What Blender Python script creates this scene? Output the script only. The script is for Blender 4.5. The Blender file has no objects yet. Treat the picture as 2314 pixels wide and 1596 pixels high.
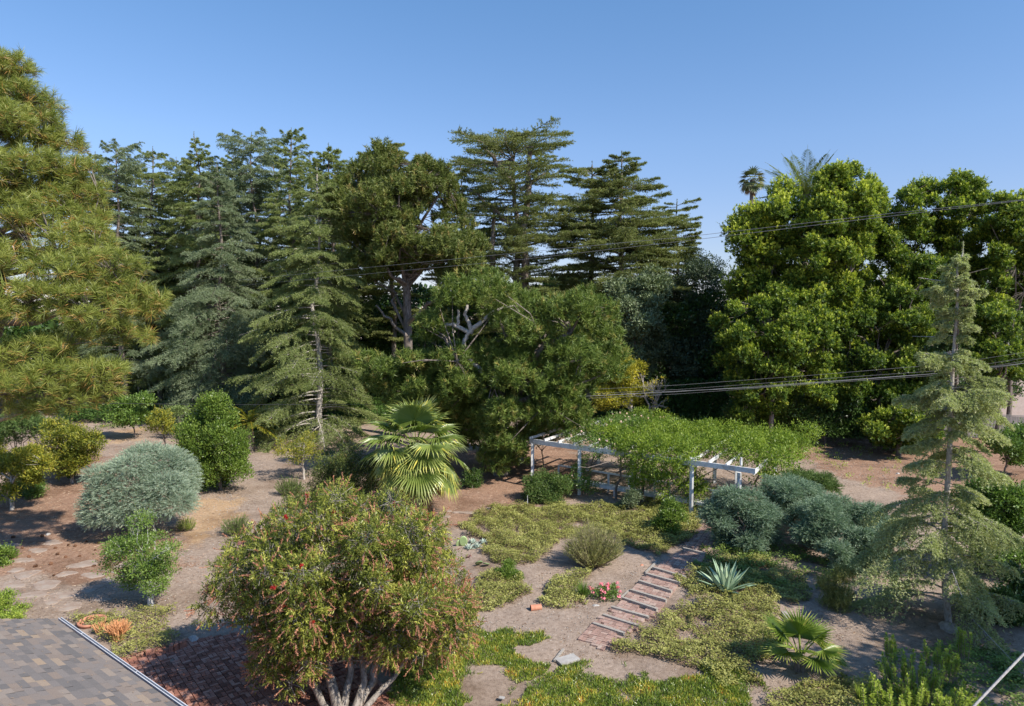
import bpy, math, random
import numpy as np
from mathutils import Vector

C = bpy.context.scene.collection
R = math.radians
# ------------------------------------------------------------------ camera
F, CX, CY, CAMZ, PITCH = 1543.0, 1157.0, 798.0, 9.4, R(3.45)
cd = bpy.data.cameras.new('camera'); cam = bpy.data.objects.new('camera', cd); C.objects.link(cam)
cam.location = (0, 0, CAMZ); cam.rotation_euler = (R(90) - PITCH, 0, 0)
cd.sensor_width = 36; cd.lens = 24.0; cd.clip_start = .1; cd.clip_end = 6000
bpy.context.scene.camera = cam
# ------------------------------------------------------------------ sky, sun, exposure
SUN_EL, SUN_DIR = R(43), (0.80, -0.60)          # the sun stands to the right of and behind the camera
world = bpy.data.worlds.new('World'); bpy.context.scene.world = world; world.use_nodes = True
nt = world.node_tree; bg = nt.nodes['Background']
sky = nt.nodes.new('ShaderNodeTexSky'); sky.sky_type = 'NISHITA'; sky.sun_disc = False
sky.sun_elevation = SUN_EL; sky.sun_rotation = math.atan2(SUN_DIR[0], SUN_DIR[1])
sky.air_density = 1.0; sky.dust_density = 0.0; sky.ozone_density = 4.0; sky.altitude = 300
tcw = nt.nodes.new('ShaderNodeTexCoord'); sx = nt.nodes.new('ShaderNodeSeparateXYZ'); nt.links.new(tcw.outputs['Generated'], sx.inputs[0])
rw = nt.nodes.new('ShaderNodeValToRGB'); nt.links.new(sx.outputs[2], rw.inputs[0])       # clearer, bluer air toward the horizon than the model's
for i, (p, c) in enumerate([(0, (.60, .54, .66)), (.06, (.76, .68, .77)), (.13, (.88, .80, .87)), (.23, (.94, .94, 1.0)), (.42, (.86, 1.04, 1.12))]):
    e = rw.color_ramp.elements[i] if i < 2 else rw.color_ramp.elements.new(p)
    e.position = p; e.color = (*c, 1)
mw = nt.nodes.new('ShaderNodeVectorMath'); mw.operation = 'MULTIPLY'; nt.links.new(sky.outputs[0], mw.inputs[0]); nt.links.new(rw.outputs[0], mw.inputs[1])
nt.links.new(mw.outputs[0], bg.inputs[0]); bg.inputs[1].default_value = 0.128
sl = bpy.data.lights.new('sun', 'SUN'); so = bpy.data.objects.new('sun', sl); C.objects.link(so)
sl.energy = 5.0; sl.angle = R(.53); sl.color = (1, .93, .83)
sd = Vector((SUN_DIR[0]*math.cos(SUN_EL), SUN_DIR[1]*math.cos(SUN_EL), math.sin(SUN_EL)))
so.rotation_euler = sd.to_track_quat('Z', 'Y').to_euler(); so.location = (30, -20, 40)
vs = bpy.context.scene.view_settings
vs.view_transform = 'Standard'; vs.look = 'None'; vs.exposure = 0.42; vs.gamma = 1.0; vs.use_curve_mapping = False
cy = bpy.context.scene.cycles
cy.max_bounces = 5; cy.diffuse_bounces = 2; cy.glossy_bounces = 2; cy.transmission_bounces = 3; cy.transparent_max_bounces = 4
# ------------------------------------------------------------------ helpers
def WD(px, py, Y):                        # where the line of sight through a photo pixel reaches distance Y
    xv, yv = (px-CX)/F, -(py-CY)/F
    d = np.array([xv, math.cos(PITCH)+yv*math.sin(PITCH), -math.sin(PITCH)+yv*math.cos(PITCH)])
    return np.array([0, 0, CAMZ]) + d*(Y/d[1])
def W(px, py, z=0.0):                     # where it reaches height z
    xv, yv = (px-CX)/F, -(py-CY)/F
    d = np.array([xv, math.cos(PITCH)+yv*math.sin(PITCH), -math.sin(PITCH)+yv*math.cos(PITCH)])
    return np.array([0, 0, CAMZ]) + d*((z-CAMZ)/d[2])
def unit(v): return v/np.maximum(np.linalg.norm(v, axis=-1, keepdims=True), 1e-9)
def rdir(rng, n): return unit(rng.normal(size=(n, 3)))
UP = np.array([0, 0, 1.0])

class MB:                                 # collects faces, builds ONE mesh object
    def __init__(s): s.V, s.f, s.t, s.m, s.s, s.n = [], [], [], [], [], 0
    def add(s, V, faces, tint=.5, mat=0, smooth=False):
        V = np.asarray(V, dtype=np.float32).reshape(-1, 3); faces = np.asarray(faces, dtype=np.int64)
        k = len(faces)
        if k == 0: return
        s.V.append(V); s.f.append(faces+s.n); s.n += len(V)
        s.t.append(np.broadcast_to(np.asarray(tint, dtype=np.float32), (k,)).copy())
        s.m.append(np.full(k, mat, dtype=np.int32)); s.s.append(np.full(k, smooth, dtype=bool))
    def build(s, name, mats, parent=None, loc=None):
        me = bpy.data.meshes.new(name)
        off = np.array(parent.location if parent is not None and loc is None else (loc if loc is not None else (0, 0, 0)), dtype=np.float32)
        if parent is not None and 'base' in parent: off = np.array(parent['base'], dtype=np.float32)
        V = np.concatenate(s.V)-off
        me.vertices.add(len(V)); me.vertices.foreach_set('co', V.ravel())
        lt = np.concatenate([np.full(len(f), f.shape[1]) for f in s.f])
        lv = np.concatenate([f.ravel() for f in s.f])
        me.loops.add(len(lv)); me.loops.foreach_set('vertex_index', lv.astype(np.int32))
        me.polygons.add(len(lt)); me.polygons.foreach_set('loop_start', np.concatenate([[0], np.cumsum(lt)[:-1]]).astype(np.int32))
        me.polygons.foreach_set('material_index', np.concatenate(s.m))
        me.polygons.foreach_set('use_smooth', np.concatenate(s.s))
        a = me.attributes.new('tint', 'FLOAT', 'FACE'); a.data.foreach_set('value', np.concatenate(s.t))
        for m in (mats if isinstance(mats, (list, tuple)) else [mats]): me.materials.append(m)
        me.update(calc_edges=True)
        o = bpy.data.objects.new(name, me); C.objects.link(o)
        if parent is not None: o.parent = parent
        else: o.location = off
        return o
def thing(name, label, cat, loc, group=None):
    o = bpy.data.objects.new(name, None); C.objects.link(o); o.location = [float(v) for v in loc]
    o.empty_display_size = .3
    return tag(o, label, cat, group)
def tag(o, label, cat, group=None):
    o['label'] = label; o['category'] = cat
    if group: o['group'] = group
    return o
def structure(o): o['kind'] = 'structure'; return o
def stuff(o, label, cat): o['kind'] = 'stuff'; return tag(o, label, cat)

def blades(mb, rng, P, D, L, Wd, tint, mat=0, bend=0):      # thin pointed needles
    n = len(P); S = unit(np.cross(D, rdir(rng, n)))*(np.broadcast_to(Wd, (n,))[:, None]/2)
    L = np.broadcast_to(L, (n,))[:, None]; i = np.arange(n)
    if not bend:
        V = np.stack([P-S, P+S, P+D*L], 1); mb.add(V, np.arange(3*n).reshape(n, 3), tint, mat); return
    M = P+D*L*.5; D2 = unit(D-UP*bend); T = M+D2*L*.5
    V = np.stack([P-S*.6, P+S*.6, M+S, M-S, T], 1)
    mb.add(V, np.concatenate([(i*5)[:, None]+np.array([[0, 1, 2, 3]])]), tint, mat)
    mb.add(V, (i*5)[:, None]+np.array([[3, 2, 4]]), tint, mat)
def leaves(mb, P, D, N, L, Wd, tint, mat=0):                # diamond leaves lying across N
    n = len(P); S = unit(np.cross(D, N)); L = np.broadcast_to(L, (n,))[:, None]; Wd = np.broadcast_to(Wd, (n,))[:, None]
    M = P+D*L*.48; V = np.stack([P, M+S*Wd/2, P+D*L, M-S*Wd/2], 1)
    mb.add(V, np.arange(4*n).reshape(n, 4), tint, mat)
def sticks(mb, A, B, ra, rb, tint=.5, mat=0):               # many thin three-sided twigs
    n = len(A)
    if n == 0: return
    D = unit(B-A); X = unit(np.cross(D, np.array([.31, .52, .79]))); Y = np.cross(D, X)
    ra = np.broadcast_to(ra, (n,))[:, None]; rb = np.broadcast_to(rb, (n,))[:, None]; r = []
    for k in range(3):
        o = X*math.cos(2.0944*k)+Y*math.sin(2.0944*k); r += [A+o*ra, B+o*rb]
    V = np.stack(r, 1); i = (np.arange(n)*6)[:, None]
    mb.add(V, np.concatenate([i+np.array([[2*k, 2*((k+1) % 3), 2*((k+1) % 3)+1, 2*k+1]]) for k in range(3)]), tint, mat, True)
def tube(mb, pts, rad, sides=8, tint=.5, mat=0, cap=False):
    pts = np.asarray(pts, float); n = len(pts); rad = np.broadcast_to(rad, (n,))
    D = unit(np.gradient(pts, axis=0)); ref = np.array([.11, .93, .35]) if abs(D[0][1]) < .8 else np.array([1., 0, 0])
    X = unit(np.cross(D, ref)); Y = np.cross(D, X); a = np.arange(sides)*2*math.pi/sides
    V = pts[:, None]+(X[:, None]*np.cos(a)[None, :, None]+Y[:, None]*np.sin(a)[None, :, None])*rad[:, None, None]
    i = np.arange(n-1)[:, None]*sides; j = np.arange(sides)[None]; k = (j+1) % sides
    f = np.stack([i+j, i+k, i+sides+k, i+sides+j], -1).reshape(-1, 4)
    mb.add(V, f, tint, mat, True)
    if cap: 
        for b in (0, n-1): mb.add(V[b], np.array([list(range(sides))]), tint, mat)
BOXF = np.array([[0, 3, 2, 1], [4, 5, 6, 7], [0, 1, 5, 4], [1, 2, 6, 5], [2, 3, 7, 6], [3, 0, 4, 7]])
def box(mb, c, ax, ay, az, tint=.5, mat=0):                 # centre and three half-axis vectors
    c, ax, ay, az = [np.asarray(v, float) for v in (c, ax, ay, az)]
    V = [c-ax-ay-az, c+ax-ay-az, c+ax+ay-az, c-ax+ay-az, c-ax-ay+az, c+ax-ay+az, c+ax+ay+az, c-ax+ay+az]
    mb.add(V, BOXF, tint, mat)
def beam(mb, a, b, w, h, tint=.5, mat=0):
    a, b = np.asarray(a, float), np.asarray(b, float); d = (b-a)/2; s = unit(np.cross(d, UP)) if abs(unit(d)[2]) < .9 else np.array([1., 0, 0])
    u = unit(np.cross(s, d)); box(mb, (a+b)/2, d, s*w/2, u*h/2, tint, mat)
def limb(rng, a, b, n=6, wob=.06, sag=0):
    a, b = np.asarray(a, float), np.asarray(b, float); t = np.linspace(0, 1, n)[:, None]; L = np.linalg.norm(b-a)
    w = rng.normal(size=(n, 3))*wob*L; w[0] = 0; w[-1] = 0
    return a+(b-a)*t+w+UP*(4*t*(1-t))*sag*L
def inpoly(x, y, poly):
    p = np.asarray(poly, float); r = np.zeros(np.shape(x), bool); j = len(p)-1
    for i in range(len(p)):
        c = ((p[i, 1] > y) != (p[j, 1] > y)) & (x < (p[j, 0]-p[i, 0])*(y-p[i, 1])/((p[j, 1]-p[i, 1])+1e-12)+p[i, 0])
        r ^= c; j = i
    return r
def edist(x, y, poly):
    p = np.asarray(poly, float); d = np.full(np.shape(x), 1e9)
    for i in range(len(p)):
        a, b = p[i-1], p[i]; ab = b-a; t = np.clip(((x-a[0])*ab[0]+(y-a[1])*ab[1])/(ab@ab+1e-9), 0, 1)
        d = np.minimum(d, np.hypot(x-a[0]-t*ab[0], y-a[1]-t*ab[1]))
    return d
def vnoise(x, y, sc, seed=0):
    x = np.asarray(x)/sc+seed*17.3; y = np.asarray(y)/sc+seed*9.1; xi, yi = np.floor(x), np.floor(y); fx, fy = x-xi, y-yi
    fx = fx*fx*(3-2*fx); fy = fy*fy*(3-2*fy)
    def h(a, b): v = np.sin(a*127.1+b*311.7+seed*3.7)*43758.5453; return v-np.floor(v)
    return (h(xi, yi)*(1-fx)+h(xi+1, yi)*fx)*(1-fy)+(h(xi, yi+1)*(1-fx)+h(xi+1, yi+1)*fx)*fy
def fbm(x, y, sc, seed=0, o=4):
    s = 0; a = .5
    for k in range(o): s = s+a*vnoise(x, y, sc/2**k, seed+k); a *= .5
    return s/(1-.5**o)
def gz(x, y): 
    return (fbm(x, y, 3.0, 5, 3)-.5)*.10*np.clip((np.asarray(y)-6)/10, 0, 1)
# ------------------------------------------------------------------ materials
def newmat(name):
    m = bpy.data.materials.new(name); m.use_nodes = True; n = m.node_tree; n.nodes.clear()
    return m, n, n.nodes.new('ShaderNodeOutputMaterial')
def ramp(n, cols, src, pos=None):
    r = n.nodes.new('ShaderNodeValToRGB'); e = r.color_ramp.elements
    while len(e) < len(cols): e.new(.5)
    for i, c in enumerate(cols):
        e[i].position = pos[i] if pos else i/(len(cols)-1); e[i].color = (*c, 1)
    n.links.new(src, r.inputs[0]); return r.outputs[0]
def attr(n, name): a = n.nodes.new('ShaderNodeAttribute'); a.attribute_name = name; return a
def noise(n, sc, det=4, vec=None, rough=.6):
    t = n.nodes.new('ShaderNodeTexNoise'); t.inputs['Scale'].default_value = sc; t.inputs['Detail'].default_value = det; t.inputs['Roughness'].default_value = rough
    if vec is None: vec = n.nodes.new('ShaderNodeTexCoord').outputs['Object']
    n.links.new(vec, t.inputs['Vector']); return t.outputs['Fac']
def mix(n, a, b, f, mode='MIX'):
    m = n.nodes.new('ShaderNodeMix'); m.data_type = 'RGBA'; m.blend_type = mode
    for s, v in ((m.inputs[0], f), (m.inputs[6], a), (m.inputs[7], b)):
        if hasattr(v, 'links'): n.links.new(v, s)
        elif isinstance(v, (int, float)): s.default_value = v
        else: s.default_value = (*v, 1)
    return m.outputs[2]
def mathn(n, op, a, b=0):
    m = n.nodes.new('ShaderNodeMath'); m.operation = op
    for s, v in ((m.inputs[0], a), (m.inputs[1], b)):
        if hasattr(v, 'links'): n.links.new(v, s)
        else: s.default_value = v
    return m.outputs[0]
def leafmat(name, cols, trans=.3, rough=.5, spec=.35, pos=None, g=1.4):
    m, n, out = newmat(name); cols = [tuple(v*g for v in c) for c in cols]
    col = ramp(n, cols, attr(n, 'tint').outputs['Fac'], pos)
    b = n.nodes.new('ShaderNodeBsdfPrincipled'); b.inputs['Roughness'].default_value = rough; b.inputs['Specular IOR Level'].default_value = spec
    n.links.new(col, b.inputs['Base Color'])
    t = n.nodes.new('ShaderNodeBsdfTranslucent'); n.links.new(mix(n, col, (1.1, 1.25, .7), 1.0, 'MULTIPLY'), t.inputs[0])
    x = n.nodes.new('ShaderNodeMixShader'); x.inputs[0].default_value = trans
    n.links.new(b.outputs[0], x.inputs[1]); n.links.new(t.outputs[0], x.inputs[2]); n.links.new(x.outputs[0], out.inputs[0]); return m
def plain(name, cols, sc=6, rough=.8, spec=.3, bump=.3, bsc=20, det=5, stretch=None, tintmix=0):
    m, n, out = newmat(name); vec = n.nodes.new('ShaderNodeTexCoord').outputs['Object']
    if stretch:
        mp = n.nodes.new('ShaderNodeMapping'); mp.inputs['Scale'].default_value = stretch; n.links.new(vec, mp.inputs[0]); vec = mp.outputs[0]
    fac = noise(n, sc, det, vec)
    if tintmix: fac = mathn(n, 'ADD', mathn(n, 'MULTIPLY', fac, 1-tintmix), mathn(n, 'MULTIPLY', attr(n, 'tint').outputs['Fac'], tintmix))
    col = ramp(n, cols, fac, [.3+.4*i/(len(cols)-1) for i in range(len(cols))] if not tintmix else [.2+.6*i/(len(cols)-1) for i in range(len(cols))])
    b = n.nodes.new('ShaderNodeBsdfPrincipled'); b.inputs['Roughness'].default_value = rough; b.inputs['Specular IOR Level'].default_value = spec
    n.links.new(col, b.inputs['Base Color'])
    if bump:
        bm = n.nodes.new('ShaderNodeBump'); bm.inputs['Strength'].default_value = bump; bm.inputs['Distance'].default_value = .03
        n.links.new(noise(n, bsc, 5, vec), bm.inputs['Height']); n.links.new(bm.outputs[0], b.inputs['Normal'])
    n.links.new(b.outputs[0], out.inputs[0]); return m
BARK = plain('grey_brown_bark', [(.07, .055, .045), (.19, .155, .13), (.30, .26, .23)], 5, stretch=(3, 3, .6), bump=.8, bsc=9)
BARKP = plain('pale_bark', [(.22, .19, .16), (.42, .38, .34), (.55, .52, .48)], 6, stretch=(3, 3, 1), bump=.5, bsc=12)
BARKM = plain('mid_grey_bark', [(.12, .10, .085), (.27, .235, .20), (.40, .36, .32)], 6, stretch=(3, 3, 1), bump=.7, bsc=12)
BARKW = plain('white_bark', [(.14, .12, .10), (.62, .60, .56), (.74, .72, .68)], 9, stretch=(1, 1, 3), bump=.4, bsc=14)
TWIG = plain('dead_twig', [(.26, .22, .18), (.46, .42, .37)], 4, bump=0)
TWIGD = plain('brown_twig', [(.13, .10, .075), (.25, .20, .16)], 4, bump=0)
ICE = (.30, .0, .0)
# sun-lit foliage colours, ramped by a per-leaf random tint
M_canary = leafmat('long_needles', [(.085, .12, .022), (.20, .235, .045), (.31, .33, .075), (.36, .31, .08), (.48, .25, .08)], .25, .45, .4, [0, .35, .62, .82, .97], 1.12)
M_deo_b = leafmat('blue_grey_cedar_needles', [(.09, .12, .065), (.175, .215, .125), (.26, .295, .185)], .35)
M_deo_g = leafmat('green_cedar_needles', [(.09, .12, .038), (.185, .22, .075), (.27, .30, .125)], .35)
M_leb = leafmat('dark_cedar_needles', [(.07, .092, .03), (.15, .17, .055), (.25, .255, .09)], .35)
M_young = leafmat('pale_cedar_needles', [(.16, .18, .08), (.31, .33, .16), (.45, .45, .26)], .42)
M_pine = leafmat('olive_pine_needles', [(.05, .075, .016), (.115, .14, .032), (.185, .195, .05), (.24, .16, .06)], .22, pos=[0, .45, .9, 1])
M_pine2 = leafmat('green_pine_needles', [(.04, .07, .014), (.105, .15, .028), (.205, .235, .055), (.32, .23, .08)], .22, pos=[0, .45, .9, 1])
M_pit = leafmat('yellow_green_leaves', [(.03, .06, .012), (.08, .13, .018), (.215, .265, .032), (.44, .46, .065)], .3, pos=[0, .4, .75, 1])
M_olive = leafmat('grey_green_leaves', [(.07, .095, .045), (.13, .165, .085), (.22, .26, .15)], .2)
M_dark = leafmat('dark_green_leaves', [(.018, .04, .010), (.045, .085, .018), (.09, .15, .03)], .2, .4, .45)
M_bright = leafmat('bright_green_leaves', [(.045, .085, .014), (.115, .175, .028), (.24, .31, .06)], .3, .4, .4)
M_mid = leafmat('mid_green_leaves', [(.045, .085, .016), (.10, .165, .03), (.19, .26, .055)], .3, .4, .45)
M_yel = leafmat('yellow_leaves', [(.08, .11, .018), (.28, .26, .03), (.50, .40, .04)], .35)
M_cit = leafmat('yellowing_citrus_leaves', [(.06, .085, .012), (.175, .19, .024), (.34, .30, .04), (.50, .34, .035)], .3)
M_jun = leafmat('blue_juniper_needles', [(.13, .18, .125), (.24, .30, .225), (.37, .43, .335), (.38, .28, .20)], .25, pos=[0, .5, .95, 1])
M_jun2 = leafmat('sea_green_juniper_needles', [(.07, .115, .07), (.155, .22, .15), (.30, .37, .26)], .25)
M_jun3 = leafmat('green_juniper_needles', [(.04, .08, .02), (.09, .14, .035), (.15, .19, .06)], .15)
M_bott = leafmat('bottlebrush_leaves', [(.04, .055, .012), (.115, .14, .024), (.235, .25, .045), (.42, .40, .09)], .3, .4, .4, [0, .4, .8, 1])
M_pod = leafmat('dry_brown_spikes', [(.22, .085, .05), (.36, .16, .10), (.45, .25, .15)], .1)
M_red = leafmat('red_flowers', [(.25, .012, .012), (.42, .03, .03)], .2)
M_purple = leafmat('dull_purple_shoots', [(.16, .07, .07), (.28, .13, .12)], .2)
M_pink = leafmat('pink_petals', [(.75, .22, .32), (.85, .40, .48)], .3)
M_pale = leafmat('pale_pink_petals', [(.80, .50, .50), (.85, .72, .70)], .3)
M_orange = leafmat('orange_berries', [(.50, .07, .02), (.65, .16, .04)], .1)
M_fan = leafmat('fan_palm_green', [(.075, .12, .022), (.16, .21, .05), (.27, .30, .09), (.50, .45, .10)], .25, .35, .5, [0, .5, .88, 1])
M_fanb = leafmat('fan_palm_bright', [(.05, .09, .012), (.12, .175, .028), (.24, .28, .06), (.40, .34, .10)], .3, .35, .5, [0, .5, .9, 1])
M_dry = leafmat('dry_fronds', [(.28, .17, .09), (.45, .30, .17)], .15)
M_gc = leafmat('ground_cover_leaves', [(.19, .11, .055), (.12, .125, .032), (.235, .235, .065), (.36, .35, .12)], .25, .5, .3, [0, .25, .6, 1])
M_gcd = leafmat('green_creeper_leaves', [(.05, .08, .02), (.11, .16, .035), (.20, .26, .06)], .25)
M_ice = leafmat('ice_plant_fingers', [(.05, .085, .014), (.11, .165, .025), (.24, .26, .04), (.48, .38, .06), (.45, .14, .04)], .2, .35, .5, [0, .42, .74, .92, 1])
M_wis = leafmat('climber_leaves', [(.06, .11, .014), (.16, .22, .026), (.29, .35, .05)], .35, .45)
M_ivy = leafmat('ivy_leaves', [(.016, .04, .010), (.04, .085, .016), (.09, .17, .03)], .2, .35, .5)
M_ros = leafmat('fine_olive_needles', [(.09, .10, .03), (.20, .21, .06), (.32, .31, .12), (.42, .36, .22)], .25)
M_stick = leafmat('orange_succulent', [(.52, .24, .10), (.60, .33, .17), (.50, .38, .17)], .15)
M_agave = leafmat('agave_leaf', [(.13, .21, .13), (.24, .33, .22), (.36, .44, .28)], .05, .4, .4)
M_cact = leafmat('cactus_pad', [(.14, .21, .09), (.30, .38, .17)], .05)
M_weed = leafmat('weed_leaves', [(.08, .14, .02), (.20, .27, .04), (.38, .42, .08)], .3)
def place_parts(parent, name, mb, mat, Q, D, rng, keep=100, smin=.8, smax=1.2, nvar=1):   # copies of one small part, one object each
    mb = [mb] if isinstance(mb, MB) else mb; first = [None]*len(mb)
    for i in range(min(len(Q), keep)):
        j = i % len(mb)
        if first[j] is None: o = mb[j].build(name, mat, None, (0, 0, 0)); first[j] = o
        else: o = first[j].copy(); C.objects.link(o)
        o.parent = parent; o.location = Vector([float(v) for v in Q[i]])-Vector(parent.location); o.rotation_euler = Vector([float(v) for v in D[i]]).to_track_quat('Z', 'Y').to_euler(); k = rng.uniform(smin, smax); o.scale = (k, k, k)
def proto_brush(rng, L, rad, kk, bl):
    g = MB(); u = rng.random((kk, 1)); a = np.broadcast_to(UP, (kk, 3)); r = unit(np.cross(a, rdir(rng, kk))); blades(g, rng, a*u*L, unit(r+a*.5), rad, bl, rng.random(kk)); sticks(g, np.array([[0, 0, -.05]]), np.array([[0, 0, L]]), .007, .004, .6); return g
ORD = ['leftmost', 'second from the left', 'third from the left', 'fourth from the left', 'fifth from the left', 'sixth from the left', 'seventh from the left', 'eighth from the left']
def row_labels(pts, per, fmt, rows_):                      # names each of a field of look-alikes by its row and its place in the row
    o = sorted(range(len(pts)), key=lambda i: pts[i][1]); out = [None]*len(pts)
    for k in range(0, len(o), per):
        g = sorted(o[k:k+per], key=lambda i: pts[i][0])
        for j, i in enumerate(g): out[i] = fmt % (ORD[j], rows_[min(k//per, len(rows_)-1)])
    return out
M_darkb = leafmat('dark_narrow_leaves', [(.03, .045, .014), (.065, .09, .022), (.13, .15, .035), (.24, .12, .07)], .2, pos=[0, .5, .9, 1])
# ------------------------------------------------------------------ foliage generators
def lobes_poly(rng, poly, Y, rpx, n, thick, sq=.8):
    p = np.asarray(poly, float); lo, hi = p.min(0), p.max(0); out = []; sc = Y/F
    mx = max(edist(np.array([p[:, 0].mean()]), np.array([p[:, 1].mean()]), p)[0], rpx)
    tries = 0
    while len(out) < n and tries < n*60:
        tries += 1; r = rpx*rng.uniform(.65, 1.25); x, y = rng.uniform(lo, hi)
        if not inpoly(x, y, p): continue
        e = edist(x, y, p)
        if e < r*.62*(1 if tries < n*30 else .7): continue
        dy = rng.uniform(-1, 1)*thick*min(1, math.sqrt(e/mx))
        c = WD(x, y, Y+dy); out.append([*c, r*sc, r*sc, r*sc*sq])
    return np.array(out)
def lobes_px(L, sc=1):                                     # (px, py, Y, rx_px, rz_px, ry m)
    return np.array([[*WD(a, b, Y), rx*Y/F, (ry if ry else rx*Y/F), rz*Y/F] for a, b, Y, rx, rz, ry in L])
def shell(rng, lb, n, zmin=-.75, rin=.78, rout=1.06, cull=.72):
    w = lb[:, 3]*lb[:, 5]; i = rng.choice(len(lb), size=int(n*1.6), p=w/w.sum()); d = rdir(rng, len(i))
    k = (d[:, 2] > zmin) & (rng.random(len(i)) < .55+.45*(d[:, 2]+1)/2); i, d = i[k], d[k]
    P = lb[i, :3]+d*lb[i, 3:]*rng.uniform(rin, rout, (len(i), 1))
    keep = np.ones(len(P), bool)
    for j, l in enumerate(lb):
        q = ((P-l[:3])/l[3:]); keep &= ~(((q*q).sum(1) < cull*cull) & (i != j))
    P, d, i = P[keep][:n], d[keep][:n], i[keep][:n]
    return P, unit(d/lb[i, 3:]), i
def fill(rng, lb, n, r=.8):
    w = lb[:, 3]*lb[:, 4]*lb[:, 5]; i = rng.choice(len(lb), size=n, p=w/w.sum()); d = rdir(rng, n)
    return lb[i, :3]+d*lb[i, 3:]*(rng.random((n, 1))**.4*r)
def f_leaf(mb, rng, P, N, k, rc, L, Wd, mat=0, up=.35, tipy=.0, tb=.0, droop=0):
    n = len(P); c = rng.random(n)*.55; P2 = np.repeat(P, k, 0); N2 = np.repeat(N, k, 0); m = n*k
    o = rdir(rng, m)*(rng.random((m, 1))**.5)*rc; o[:, 2] *= .75; Q = P2+o
    D = unit(N2*.5+rdir(rng, m)*.8+unit(o)*.5+UP*(up-droop)); NN = unit(N2*.6+UP*.8+rdir(rng, m)*.55)
    out = np.clip((o*unit(N2+UP)).sum(1)/rc, -1, 1)
    t = np.clip(np.repeat(c, k)+rng.random(m)*.35+out*tipy+tb, 0, 1)
    leaves(mb, Q, D, NN, L*rng.uniform(.7, 1.25, m), Wd*rng.uniform(.75, 1.2, m), t, mat)
def f_tuft(mb, rng, P, N, k, s, L, Wd, mat=0, up=.7, spread=.75, bend=0, dead=.03, out=.45, tb=0):
    n = len(P); A = unit(N*out+UP*up+rdir(rng, n)*.35); c = rng.random(n)*.5; dd = rng.random(n) < dead
    m = n*k; A2 = np.repeat(A, k, 0); Q = np.repeat(P, k, 0)+A2*(rng.random((m, 1))*s)
    r = rdir(rng, m); D = unit(A2*(1-spread)+r*spread)
    t = np.clip(np.repeat(c, k)+rng.random(m)*.35+tb, 0, .9); t = np.where(np.repeat(dd, k), rng.uniform(.85, 1, m), t)
    blades(mb, rng, Q, D, L*rng.uniform(.7, 1.15, m), Wd, t, mat, bend)
def f_spray(mb, rng, P, N, k, s, L, Wd, up=.12, tb=0):          # flat feathery sprays lying outward
    n = len(P); A = unit(N*np.array([1, 1, .45])+UP*up+rdir(rng, n)*.35); S = unit(np.cross(A, UP)+rdir(rng, n)*.25); c = rng.random(n)*.45; m = n*k; u = rng.random((m, 1))
    A2, S2 = np.repeat(A, k, 0), np.repeat(S, k, 0); sg = np.where(rng.random((m, 1)) < .5, -1., 1.); Q = np.repeat(P, k, 0)+A2*(u-.35)*s-UP*(.12*s*u*u)
    D = unit(A2*(.55+.3*u)+S2*sg*(.85-.55*u)+UP*.12+rdir(rng, m)*.30); t = np.clip(np.repeat(c, k)+u[:, 0]*.3+rng.random(m)*.22+tb, 0, .93); t = np.where(rng.random(m) < .015, 1, t)
    blades(mb, rng, Q, D, L*rng.uniform(.6, 1.2, m)*(1.15-.6*u[:, 0]), Wd, t)
def f_rosette(mb, rng, P, N, k, L, Wd, mat=0, tip=.35, tb=0):   # whorl of leaves round each shoot tip, youngest palest
    n = len(P); A = unit(N*.7+UP*.8+rdir(rng, n)*.3); c = rng.random(n)*.4; m = n*k
    A2 = np.repeat(A, k, 0); u = rng.random(m)[:, None]; r = unit(np.cross(A2, rdir(rng, m)))
    D = unit(A2*(.15+.9*u)+r*(1.0-.55*u)); Q = np.repeat(P, k, 0)+A2*u*L*.7
    t = np.clip(np.repeat(c+.26*N[:, 2]+.14*rng.normal(size=n), k)+u[:, 0]*tip+rng.random(m)*.15+tb, 0, 1)  # sunlit tops and shaded undersides of clumps painted into the tint by facing
    leaves(mb, Q, D, unit(A2+rdir(rng, m)*.3), L*rng.uniform(.75, 1.2, m), Wd, t, mat)
def woody(mb, rng, base, lb, r0, nl=8, zf=.35, lean=(0, 0), mat=0, P=None, ntw=0, fork=True, sides=8):
    base = np.asarray(base, float); cen = lb[:, :3].mean(0); zlo = (lb[:, 2]-lb[:, 5]).min(); ztop = (lb[:, 2]+lb[:, 5]).max()
    fk = np.array([base[0]*.6+cen[0]*.4+lean[0], base[1]*.6+cen[1]*.4+lean[1], base[2]+(ztop-base[2])*zf])
    tr = limb(rng, base-UP*.1, fk, 7, .010); tube(mb, tr, np.linspace(r0*1.15, r0*.75, 7), sides, mat=mat)
    idx = rng.choice(len(lb), size=min(nl, len(lb)), replace=False); ends = []
    for j in idx:
        e = lb[j, :3]; s = fk if fork else fk*(1-.3)+.3*e
        t0 = rng.uniform(.55, 1) if e[2] < fk[2]+1 else 1; s = base*(1-t0)+fk*t0
        pts = limb(rng, s, e, 6, .05, .06); q = r0*rng.uniform(.35, .6); tube(mb, pts, np.linspace(q, q*.25, 6), 6, mat=mat); ends.append(pts)
    if P is not None and ntw:
        E = np.concatenate([e[2:] for e in ends]); T = P[rng.choice(len(P), size=min(ntw, len(P)), replace=False)]
        d = np.linalg.norm(T[:, None]-E[None], axis=2); A = E[d.argmin(1)]; Mi = (A+T)/2+rng.normal(size=T.shape)*.08*d.min(1)[:, None]
        rr = np.minimum(r0*.12, .02*d.min(1)+.004); sticks(mb, A, Mi, rr, rr*.7, mat=mat); sticks(mb, Mi, T, rr*.7, rr*.3, mat=mat)
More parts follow.
